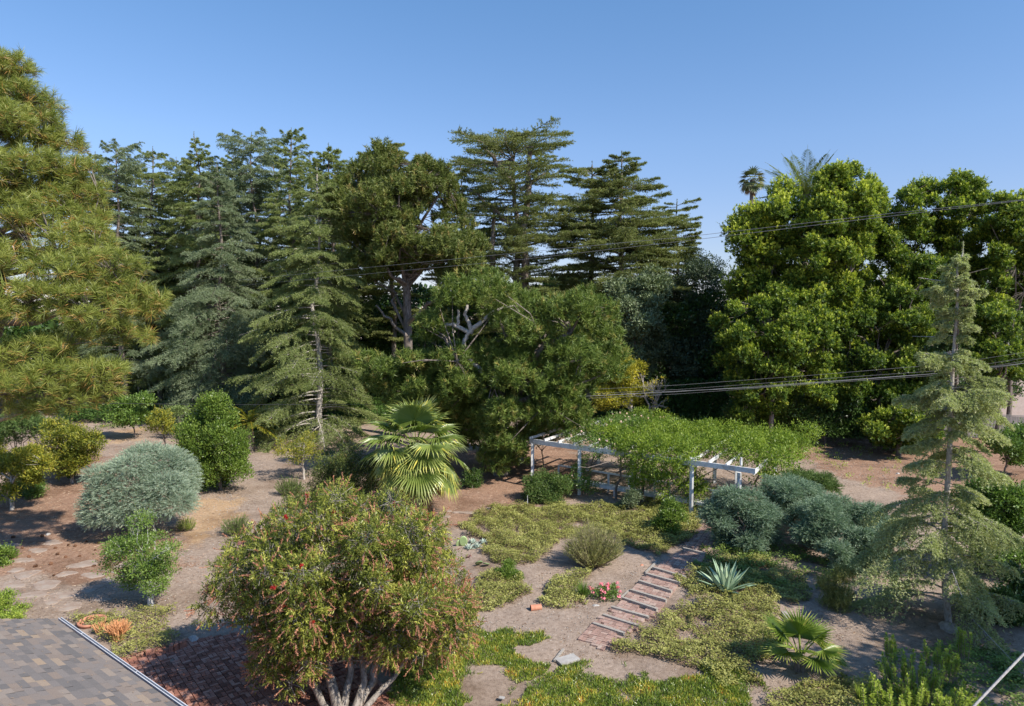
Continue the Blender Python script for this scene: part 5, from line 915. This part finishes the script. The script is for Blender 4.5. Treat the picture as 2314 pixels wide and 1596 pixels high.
def stone(label, px, py, r, seed, mat=STONE, h=.6, name='stone', cat='stone', grp=None, z=0):
    rg = np.random.default_rng(seed); b = W(px, py); mb = MB(); blob(mb, [b[0], b[1], z], r, rg, h); return tag(mb.build(name, mat, loc=b), label, cat, grp)
def slab(px, py, rx, ry, seed):
    rg = np.random.default_rng(seed); b = W(px, py); k = 14; a = np.arange(k)*2*math.pi/k; q = 1+.2*np.sin(2*a+rg.uniform(0, 6))+.14*np.sin(3*a+rg.uniform(0, 6))+rg.normal(size=k)*.06; z = float(gz(b[0], b[1]))
    mb = MB(); V0 = np.stack([b[0]+np.cos(a)*rx*q, b[1]+np.sin(a)*ry*q, 0*a+z+.012], 1); V1 = V0*1; V1[:, 2] = z-.06; V2 = V0*1; V2[:, :2] = b[:2]+(V0[:, :2]-b[:2])*.90; V2[:, 2] = z+.024
    mb.add(np.concatenate([V1, V0, V2]), [[j*k+i, j*k+(i+1) % k, (j+1)*k+(i+1) % k, (j+1)*k+i] for j in (0, 1) for i in range(k)], .5); mb.add(V2, [list(range(k))], .5); return mb.build('flagstone', FLAG, loc=(b[0], b[1], z))
FLAG = plain('dusty_flagstone', [(.27, .19, .145), (.345, .27, .22), (.39, .33, .28)], 2.2, .95, .1, .6, 22)
sl_ = [(118, 1226, .42, .28), (86, 1245, .38, .26), (52, 1268, .36, .28), (20, 1232, .40, .28), (190, 1277, .50, .36), (60, 1300, .42, .36), (30, 1322, .45, .3), (105, 1322, .5, .42), (212, 1300, .38, .3), (280, 1276, .32, .3),
       (150, 1298, .36, .24), (72, 1345, .44, .3), (145, 1345, .42, .3), (205, 1330, .36, .28), (160, 1372, .42, .28), (118, 1360, .3, .22), (228, 1352, .34, .24), (38, 1290, .3, .2), (1062, 1160, .34, .2), (1085, 1163, .26, .18), (1035, 1158, .24, .16), (1012, 1155, .22, .15), (250, 1310, .3, .25), (1010, 1168, .2, .14), (1110, 1150, .25, .2)]
fl_ = [q for q in sl_ if q[0] < 600]; fr_ = [q for q in sl_ if q[0] > 600]
lab_ = dict(zip(fl_, row_labels(fl_, 4, 'dusty flagstone, %s in the %s row at left', ['farthest', 'second farthest', 'middle', 'second nearest', 'nearest']))); lab_.update(zip(fr_, row_labels(fr_, 6, 'small flagstone, %s in the %s strip right of the fan palm', ['short'])))
for q, v in enumerate(sl_): tag(slab(*v, q), lab_[v], 'flagstone', 'flagstones by the fan palm' if v[0] > 600 else 'flagstones in the left clearing')
# cones
CONE = plain('pine_cone_brown', [(.12, .06, .035), (.28, .15, .09)], 40, .9, .1, 0)
def cones():
    rg = np.random.default_rng(4); pts = [(155, 1233), (170, 1235), (130, 1255), (215, 1245), (232, 1250), (254, 1257), (212, 1282), (290, 1303), (245, 1280), (122, 1302), (80, 1283), (115, 1278), (125, 1240), (195, 1225), (50, 1240), (262, 1240), (95, 1212), (300, 1285), (148, 1262), (180, 1260), (30, 1215), (65, 1262), (222, 1228), (275, 1265)]
    first = None; cl_ = row_labels(pts, 4, 'brown pine cone, %s in the %s scatter at left', ['farthest', 'second farthest', 'third farthest', 'third nearest', 'second nearest', 'nearest'])
    for q, (x, y) in enumerate(pts):
        b = W(x, y); b[2] = gz(b[0], b[1])
        if first is None:
            mb = MB(); r0 = .07
            for j in range(9):
                z = -.08+j*.02; rr = r0*math.sin(math.pi*(j+1)/10.5)**.7; n = 9
                for i in range(n):
                    a = (i+.5*(j % 2))*2*math.pi/n; c = np.array([z, math.cos(a)*rr, math.sin(a)*rr+.05]); o_ = np.array([.3, math.cos(a), math.sin(a)]); s = np.array([0, -math.sin(a), math.cos(a)])
                    mb.add([c-o_*.02-s*.014, c-o_*.02+s*.014, c+o_*.016+s*.016, c+o_*.016-s*.016], [[0, 1, 2, 3]], rg.random())
            tube(mb, [[-.08, 0, .05], [.09, 0, .05]], [.05, .02], 8, .1); first = mb.build('pine_cone', CONE, loc=(0, 0, 0)); o = first
        else: o = first.copy(); C.objects.link(o)
        o.location = [float(v) for v in b]; o.rotation_euler = (0, 0, rg.uniform(0, 6.28)); s = rg.uniform(.5, .9); o.scale = (s, s, s); tag(o, cl_[q], 'pine cone', 'pine cones in the left clearing')
cones()
stone('pale rough rock at the corner of the low planting by the patio', 437, 1447, .16, 1, CONC, .8)
stone('cream stone beside the pink flowers', 1041+1110/3.637, 1157+775/3.637, .11, 2, CONC, .5)
stone('small white stone in the weedy bare ground', 2059-30, 1071, .10, 3, CONC, .7)
stone('small orange stone beside the feathery shrub', 1041+1490/3.637, 1157+442/3.637, .08, 4, TERR, .7)
stone('pale stone near the left edge of the pine litter', 108, 1208, .1, 5, CONC, .6)
stone('round grey boulder at the foot of the young cedar', 2146, 1424, .26, 6, STONE, .9)
def board(label, a, b, w, h, mat=TIM, name='board', cat='board', za=.05, zb=.05, group=None):
    A, B = W(*a, za), W(*b, zb); mb = MB(); beam(mb, A, B, w, h); return tag(mb.build(name, mat, loc=(A+B)/2), label, cat, group)
board('pale square concrete slab at the foot of the brick path', (1261, 1497), (1303, 1485), .34, .06, CONC, 'concrete_slab', 'slab')
board('small white scrap of board on the dirt track by the ice plant', (1128, 1576), (1140, 1578), .10, .02, CONC, 'scrap_board')
board('loose pale plank along the left side of the brick path', c6(1520, 500), c6(1615, 405), .07, .05)
board('thin plank edging left of the brick path, level with the pink flowers', c6(1315, 705), c6(1385, 645), .05, .04)
board('narrow plank on the soil above the concrete slab', c6(770, 1225), c6(845, 1130), .06, .05)
board('pale plank end beside the agave', c6(1900, 520), c6(1990, 560), .08, .06)
board('split weathered timber on the bare soil left under the young cedar', (1770, 1385), (1800, 1420), .16, .12)
board('grey concrete block lying left behind the patio, left of a pair', (517, 1402), (546, 1404), .16, .12, CONC, 'concrete_block', 'block', .08, .08)
board('grey concrete block lying right behind the patio, right of a pair', (550, 1405), (572, 1404), .16, .12, CONC, 'concrete_block', 'block', .08, .08)
board('fallen pale branch stub below the agave', (1596, 1372), (1615, 1355), .04, .04, BARKP, 'fallen_branch', 'branch')
for q, (x, y, an, lab) in enumerate([(388, 1474, 1.9, 'standing edging brick nearest the pale rock'), (400, 1470, 1.8, 'second standing edging brick at the planting corner'), (340, 1486, .3, 'tilted edging brick right beside the gutter'), (412, 1466, 1.0, 'low edging brick next to the pale rock')]):
    b = W(x, y); mb = MB(); u = np.array([math.cos(an), math.sin(an), 0]); v = np.array([-u[1], u[0], 0]); box(mb, [b[0], b[1], .10], u*.105, v*.05, [0, 0, .12], .7); tag(mb.build('edging_brick', BRICK, loc=b), lab, 'brick', 'red edging bricks of the low planting')
b = W(2090, 1012); mb = MB(); rust = plain('rusty_metal', [(.20, .07, .03), (.42, .17, .07)], 12, .8, .3, 0); tube(mb, [b-UP*.1, b+UP*.9], [.02, .02], 6, cap=True); tag(mb.build('metal_stake', rust, loc=b), 'thin rusty stake standing in the weedy bare ground', 'stake')
b = W(1192, 1140); mb = MB(); tube(mb, [b-UP*.1, b+UP*.45], [.015, .015], 6, cap=True); tag(mb.build('marker_stake', WHITE, loc=b), 'short white marker stake left of the orange-flecked shrub', 'stake')
# ------------------------------------------------------------------ fence and houses beyond
GREY = plain('grey_fence_wood', [(.22, .20, .19), (.38, .36, .34)], 4, .9, .1, .4, 20, stretch=(1, 1, .3))
def fence():
    A, B = np.array([31.0, 51.5, 0]), np.array([47.0, 46.5, 0]); d = unit(B-A); L = np.linalg.norm(B-A); t = thing('wooden_fence', 'grey board fence in shade beyond the bare ground at the right edge', 'fence', (A+B)/2)
    for k in range(8): m = MB(); p = A+d*k*L/7; box(m, p+UP*.95, d*.05, np.cross(d, UP)*.05, UP*1.0); m.build('post', GREY, t)
    m = MB()
    for k in range(int(L/.16)): p = A+d*(k*.16+.08); box(m, p+UP*.92+np.cross(d, UP)*.07, d*.072, np.cross(d, UP)*.01, UP*.85, k*.37 % 1)
    m.build('boards', GREY, t); m = MB(); beam(m, A+UP*1.82, B+UP*1.82, .14, .04); m.build('rail', GREY, t)
fence()
def far_house(label, c, ex, ey, h, rh, wallm, roofm):
    c = np.array(c, float); t = thing('house', label, 'house', c); m = MB(); box(m, c+UP*h/2, [ex, 0, 0], [0, ey, 0], [0, 0, h/2]); m.build('wall', wallm, t); m = MB(); o = .5
    V = [c+np.array(v) for v in ((-ex-o, -ey-o, h), (ex+o, -ey-o, h), (ex+o, ey+o, h), (-ex-o, ey+o, h), (-ex*.5, 0, h+rh), (ex*.5, 0, h+rh))]; m.add(V, [[0, 1, 5, 4], [2, 3, 4, 5]]); m.add(V, [[1, 2, 5], [3, 0, 4]]); m.add(V, [[3, 2, 1, 0]]); m.build('roof', roofm, t)
    for k in (-.6, -.1, .45):
        f = MB(); q = c+np.array([ex*k, -ey-.03, h*.55]); box(f, q, [.55, 0, 0], [0, .04, 0], [0, 0, .6]); w = f.build('window', WHITE, t); g = MB(); box(g, q-np.array([0, .05, 0]), [.46, 0, 0], [0, .008, 0], [0, 0, .51]); gl = g.build('pane', GLASS, t); gl.parent = w
GLASS = plain('dark_glass', [(.03, .04, .05), (.06, .07, .08)], 2, .1, .6, 0)
PINKW = plain('pinkish_stucco', [(.42, .34, .30), (.52, .43, .39)], 4, .9, .1, .2, 50); TILE = plain('red_roof_tiles', [(.30, .10, .05), (.45, .18, .10)], 6, .9, .1, .4, 30)
far_house('pinkish house beyond the trees at the right edge', (49, 62, 0), 8, 5, 5.2, 1.8, PINKW, GREY)
far_house('red-roofed house glimpsed low between the cedars', (-28, 78, 0), 6, 4, 6.0, 2.4, PINKW, TILE)
# ------------------------------------------------------------------ wires
WIRE = plain('pale_wire', [(.20, .20, .21), (.30, .30, .31)], 1, .5, .4, 0); WIRED = plain('dark_wire', [(.04, .04, .045), (.07, .07, .075)], 1, .5, .4, 0); ROPE = plain('weathered_cable', [(.26, .25, .24), (.42, .40, .38)], 30, .8, .2, .5, 60)
def wire(label, pts, r, mat, grp=None, name='overhead_wire', cat='wire'):
    q = np.array([WD(x, y, Y) for x, y, Y in pts]); s = np.linspace(0, len(q)-1, 14*len(q)); q = np.stack([np.interp(s, range(len(q)), q[:, c]) for c in range(3)], 1); mb = MB(); tube(mb, q, r, 5); tag(mb.build(name, mat, loc=q[0]), label, cat, grp)
GW = 'overhead wires crossing the garden'
def lvl(px, py, z): return (px, py, float(W(px, py, z)[1]))
wire('upper of the two high wires rising to the right edge', [lvl(540, 633, 11.6), (1157, 573, 28), (1570, 533, 22), (2000, 484, 18), (2420, 440, 14)], .0065, WIRE, GW)
wire('lower of the two high wires rising to the right edge', [lvl(540, 646, 11.4), (1157, 589, 28), (1570, 542, 22), (2000, 490, 18), (2420, 440, 14.3)], .0065, WIRE, GW)
wire('thickest pale wire sloping across the right-hand trees', [(1300, 897, 41.5), (1480, 887, 41), (1700, 876, 40), (2110, 845, 38), (2420, 809, 36)], .015, WIRE, GW)
for q, (a, b, c, lab) in enumerate([(862, 842, 786, 'topmost thin wire of the low bundle on the right'), (872, 852, 798, 'second thin wire of the low bundle on the right'), (877, 858, 806, 'third thin wire of the low bundle on the right'), (882, 862, 812, 'lowest thin wire just above the thickest pale one')]):
    wire(lab, [(1300, a+20, 41), (1540, a+8, 41), (1850, b+5, 39.5), (2150, b-16 if q else b-20, 38), (2420, c-6, 36)], .0065, WIRE, GW)
wire('dark wire hanging low across the left trees', [(180, 911, 40), (500, 915, 40), (835, 914, 39), (1140, 908, 42)], .013, WIRED, GW)
wire('thick weathered cable in the bottom right corner', [(2150, 1655, 5.0), (2205, 1592, 5.2), (2314, 1478, 5.6), (2420, 1370, 6.0)], .011, ROPE, name='support_cable', cat='cable')
# ================================================================== GROUND COVER (nobody could count it)
DEAD = leafmat('dry_runner_brown', [(.10, .06, .04), (.22, .14, .09), (.36, .26, .17)], .05, g=1.1)
def gc(name, label, cat, polys, n, L, Wd, m, seed, hmin=.0, hmax=.30, patch=0, psc=.8, up=.9, style='leaf', tb=0):
    rg = np.random.default_rng(seed); P = scatter(rg, polys, n, patch, psc, seed); k = len(P); hh = fbm(P[:, 0], P[:, 1], .55, seed+3, 3); mb = MB(); cl = fbm(P[:, 0], P[:, 1], .35, seed+9, 3)
    if style == 'leaf':
        P[:, 2] += hmin+(hmax-hmin)*(hh-.15)*rg.random(k)**.5*2.0; D = unit(np.stack([rg.normal(size=k), rg.normal(size=k), rg.uniform(-.1, .6, k)], 1)); leaves(mb, P, D, unit(UP+rdir(rg, k)*.6), L*rg.uniform(.6, 1.3, k), Wd*rg.uniform(.7, 1.2, k), np.clip(.9*cl+rg.random(k)*.45-.12+tb, 0, 1))
    else:
        P[:, 2] += hmax*hh*rg.random(k); D = unit(np.stack([rg.normal(size=k)*.45, rg.normal(size=k)*.45, .55+rg.random(k)*.6], 1)); blades(mb, rg, P, D, L*rg.uniform(.6, 1.2, k), Wd, np.clip(.8*cl+rg.random(k)*.6-.22+tb, 0, 1), 0, .1)
    if name == 'ground_cover':                             # dead runners and dry leaves where the mat thins out
        P = scatter(rg, polys, n*.30, max(patch-.11, 0), psc, seed); k = len(P); P[:, 2] += .01+.06*rg.random(k); D = unit(np.stack([rg.normal(size=k), rg.normal(size=k), rg.uniform(-.1, .5, k)], 1)); d = MB(); leaves(d, P, D, unit(UP+rdir(rg, k)*.6), L*rg.uniform(.5, 1.1, k), Wd*.6, rg.random(k))
        j = rg.choice(k, k//12); A = P[j]; sticks(d, A, A+unit(D[j]*np.array([1, 1, .2]))*rg.uniform(.1, .35, (len(j), 1)), .005, .003, rg.random(1)[0]); stuff(d.build('dry_runners', DEAD), 'dry brown runners and leaves edging the '+label.replace('yellow green ', ''), 'ground cover')
    return stuff(mb.build(name, m), label, cat)
gc('ground_cover', 'low yellow green ground cover between the pergola and the path', 'ground cover', [
    [(1040, 1190), (1110, 1150), (1200, 1140), (1300, 1145), (1400, 1140), (1560, 1185), (1600, 1180), (1570, 1215), (1500, 1255), (1420, 1230), (1390, 1210), (1290, 1215), (1245, 1230), (1225, 1260), (1215, 1280), (1130, 1285), (1100, 1260), (1110, 1220), (1050, 1215)],
    [(1060, 1320), (1110, 1290), (1180, 1310), (1190, 1340), (1150, 1370), (1090, 1395), (1060, 1380)],
    [(1220, 1360), (1250, 1320), (1290, 1290), (1330, 1290), (1320, 1340), (1330, 1370), (1270, 1390), (1230, 1375)],
    [(1460, 1130), (1500, 1120), (1580, 1150), (1570, 1190), (1460, 1170)]], 1300, .064, .046, M_gc, 1, patch=.31)
gc('ground_cover', 'low yellow green ground cover around the agave and the low fan palm', 'ground cover', [
    [(1390, 1450), (1440, 1420), (1500, 1380), (1560, 1370), (1640, 1350), (1700, 1340), (1760, 1380), (1790, 1440), (1740, 1480), (1700, 1540), (1640, 1560), (1560, 1500), (1480, 1490), (1400, 1480)],
    [(1530, 1310), (1600, 1270), (1700, 1260), (1780, 1290), (1830, 1340), (1800, 1370), (1690, 1345), (1560, 1350)],
    [(1740, 1590), (1800, 1540), (1880, 1540), (1990, 1560), (2010, 1640), (1700, 1660)]], 1250, .064, .046, M_gc, 2, patch=.33)
gc('ground_cover', 'dense yellow green ground cover around the orange succulents', 'ground cover', [[(160, 1405), (230, 1385), (300, 1392), (375, 1385), (380, 1415), (410, 1440), (395, 1465), (330, 1490), (270, 1490), (215, 1450)]], 900, .06, .038, M_gc, 3, tb=.05)
gc('creeper', 'dark green creeping plants in the shade of the junipers', 'creeper', [[(1560, 1290), (1600, 1240), (1700, 1240), (1800, 1240), (1920, 1290), (1900, 1330), (1800, 1340), (1640, 1330)], [(1980, 1500), (2060, 1480), (2300, 1460), (2350, 1620), (1960, 1640)]], 700, .07, .06, M_gcd, 4, patch=.4)
gc('ice_plant', 'thick mat of green and yellow ice plant along the bottom edge', 'ice plant', [
    [(880, 1500), (960, 1475), (1060, 1440), (1100, 1425), (1150, 1470), (1260, 1500), (1235, 1530), (1120, 1570), (1070, 1610), (980, 1650), (900, 1600)],
    [(1080, 1640), (1150, 1590), (1240, 1530), (1300, 1500), (1380, 1495), (1420, 1520), (1500, 1530), (1600, 1540), (1660, 1560), (1720, 1600), (1760, 1660)],
    [(1580, 1500), (1660, 1490), (1700, 1520), (1740, 1570), (1680, 1590), (1600, 1540)], [(1105, 1430), (1220, 1430), (1235, 1450), (1150, 1475)]], 1900, .105, .020, M_ice, 5, patch=.37, psc=1.1, style='ice', hmax=.06)
gc('creeper', 'small leafy ground plants under the trees at the back left', 'creeper', [[(220, 975), (330, 962), (300, 950), (220, 960)], [(1600, 975), (2000, 1000), (2010, 985), (1600, 955)]], 60, .14, .1, M_gcd, 6, patch=.4)
def leaf_litter():
    rg = np.random.default_rng(61); P = scatter(rg, [[(-60, 965), (330, 965), (640, 985), (1000, 1000), (1340, 1010), (1780, 985), (2330, 990), (2340, 1200), (1800, 1120), (1600, 1180), (1500, 1300), (1420, 1500), (1100, 1500), (1040, 1200), (600, 1110), (420, 1440), (-60, 1400)], [(1500, 1480), (1800, 1350), (2300, 1400), (2330, 1560), (1700, 1560)]], 75); k = len(P); a = rg.uniform(0, 6.28, k); mb = MB()
    keep = fbm(P[:, 0], P[:, 1], .9, 12, 4)+rg.normal(size=k)*.10 > .47; P, a = P[keep], a[keep]; k = len(P); D = np.stack([np.cos(a), np.sin(a), rg.uniform(-.1, .3, k)], 1); leaves(mb, P+UP*.012, unit(D), unit(UP+rdir(rg, k)*.35), rg.uniform(.03, .09, k), rg.uniform(.012, .04, k), rg.random(k))
    stuff(mb.build('leaf_litter', leafmat('dead_leaves', [(.10, .055, .03), (.24, .14, .08), (.38, .27, .17), (.50, .43, .33)], 0, g=1.0)), 'brown and pale dead leaves scattered over the bare soil', 'litter')
    P = scatter(rg, [[(400, 1110), (640, 1110), (480, 1260), (410, 1440), (330, 1400)], [(1760, 990), (2060, 1000), (2060, 1120), (1880, 1090)], [(240, 975), (340, 968), (620, 1060), (560, 1120)]], 14); mb = MB()
    for p in P: blob(mb, [p[0], p[1], p[2]+.005], rg.uniform(.010, .035), rg, .7, rg.random(), 5, 3)
    stuff(mb.build('clods', STONE), 'small dry clods and pebbles on the bare tracks', 'gravel')
leaf_litter()
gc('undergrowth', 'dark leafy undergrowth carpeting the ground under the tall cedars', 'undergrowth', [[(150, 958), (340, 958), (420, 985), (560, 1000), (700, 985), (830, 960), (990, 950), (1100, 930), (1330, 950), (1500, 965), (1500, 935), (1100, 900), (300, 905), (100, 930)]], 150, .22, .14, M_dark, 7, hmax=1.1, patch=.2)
def weeds():
    rg = np.random.default_rng(6); P = scatter(rg, [[(1760, 1000), (2040, 1010), (2060, 1120), (1960, 1110), (1880, 1060), (1790, 1040)]], 1.3, .35, 1.5, 3); N = np.tile(UP, (len(P), 1)); c = MB(); f_leaf(c, rg, P+UP*.1, N, 16, .22, .09, .06, tb=.1); stuff(c.build('weeds', M_weed), 'scattered yellow green weeds on the bare ground beyond the junipers', 'weeds')
weeds()
def litter():
    rg = np.random.default_rng(16); P = scatter(rg, [[(-60, 1000), (330, 985), (560, 1120), (470, 1260), (420, 1400), (200, 1420), (-60, 1360)], [(960, 1010), (1700, 1000), (1600, 1180), (1100, 1200)]], 22); k = len(P); mb = MB(); a = rg.uniform(0, 6.28, k); D = np.stack([np.cos(a), np.sin(a), rg.uniform(0, .2, k)], 1); blades(mb, rg, P+UP*.02, D, rg.uniform(.05, .2, k), .012, rg.random(k))
    stuff(mb.build('fallen_needles', leafmat('dry_needles', [(.12, .06, .03), (.38, .22, .13), (.55, .45, .34)], 0)), 'dry fallen needles and twigs strewn over the clearing', 'litter')
    P = scatter(rg, [[(1080, 1400), (1230, 1380), (1330, 1370), (1420, 1290), (1480, 1300), (1400, 1400), (1360, 1500), (1270, 1480), (1180, 1440), (1090, 1420)], [(1240, 1230), (1260, 1260), (1220, 1380), (1180, 1390), (1190, 1300)], [(1500, 1500), (1620, 1480), (1700, 1560), (1560, 1530)]], 26); mb = MB()
    for p in P: blob(mb, [p[0], p[1], p[2]+.005], rg.uniform(.008, .028), rg, .7, rg.random(), 5, 3)
    stuff(mb.build('gravel', STONE), 'small clods and pebbles on the dry soil beside the brick path', 'gravel')
litter()
# trees just outside the right edge whose shade falls on the planting
tree('broadleaf_tree', 'large spreading tree outside the right edge shading the lower right', 'tree', 13, [(3450, 600), (3700, 480), (4000, 520), (4150, 800), (3850, 1000), (3550, 900)], 3800, rpx=130, n=26, thick=2.6, nc=900, style='leaf', leafm=M_mid, k=12, rc=.45, L=.28, Wd=.16, r0=.3, seed=700, by=13, bz=0)
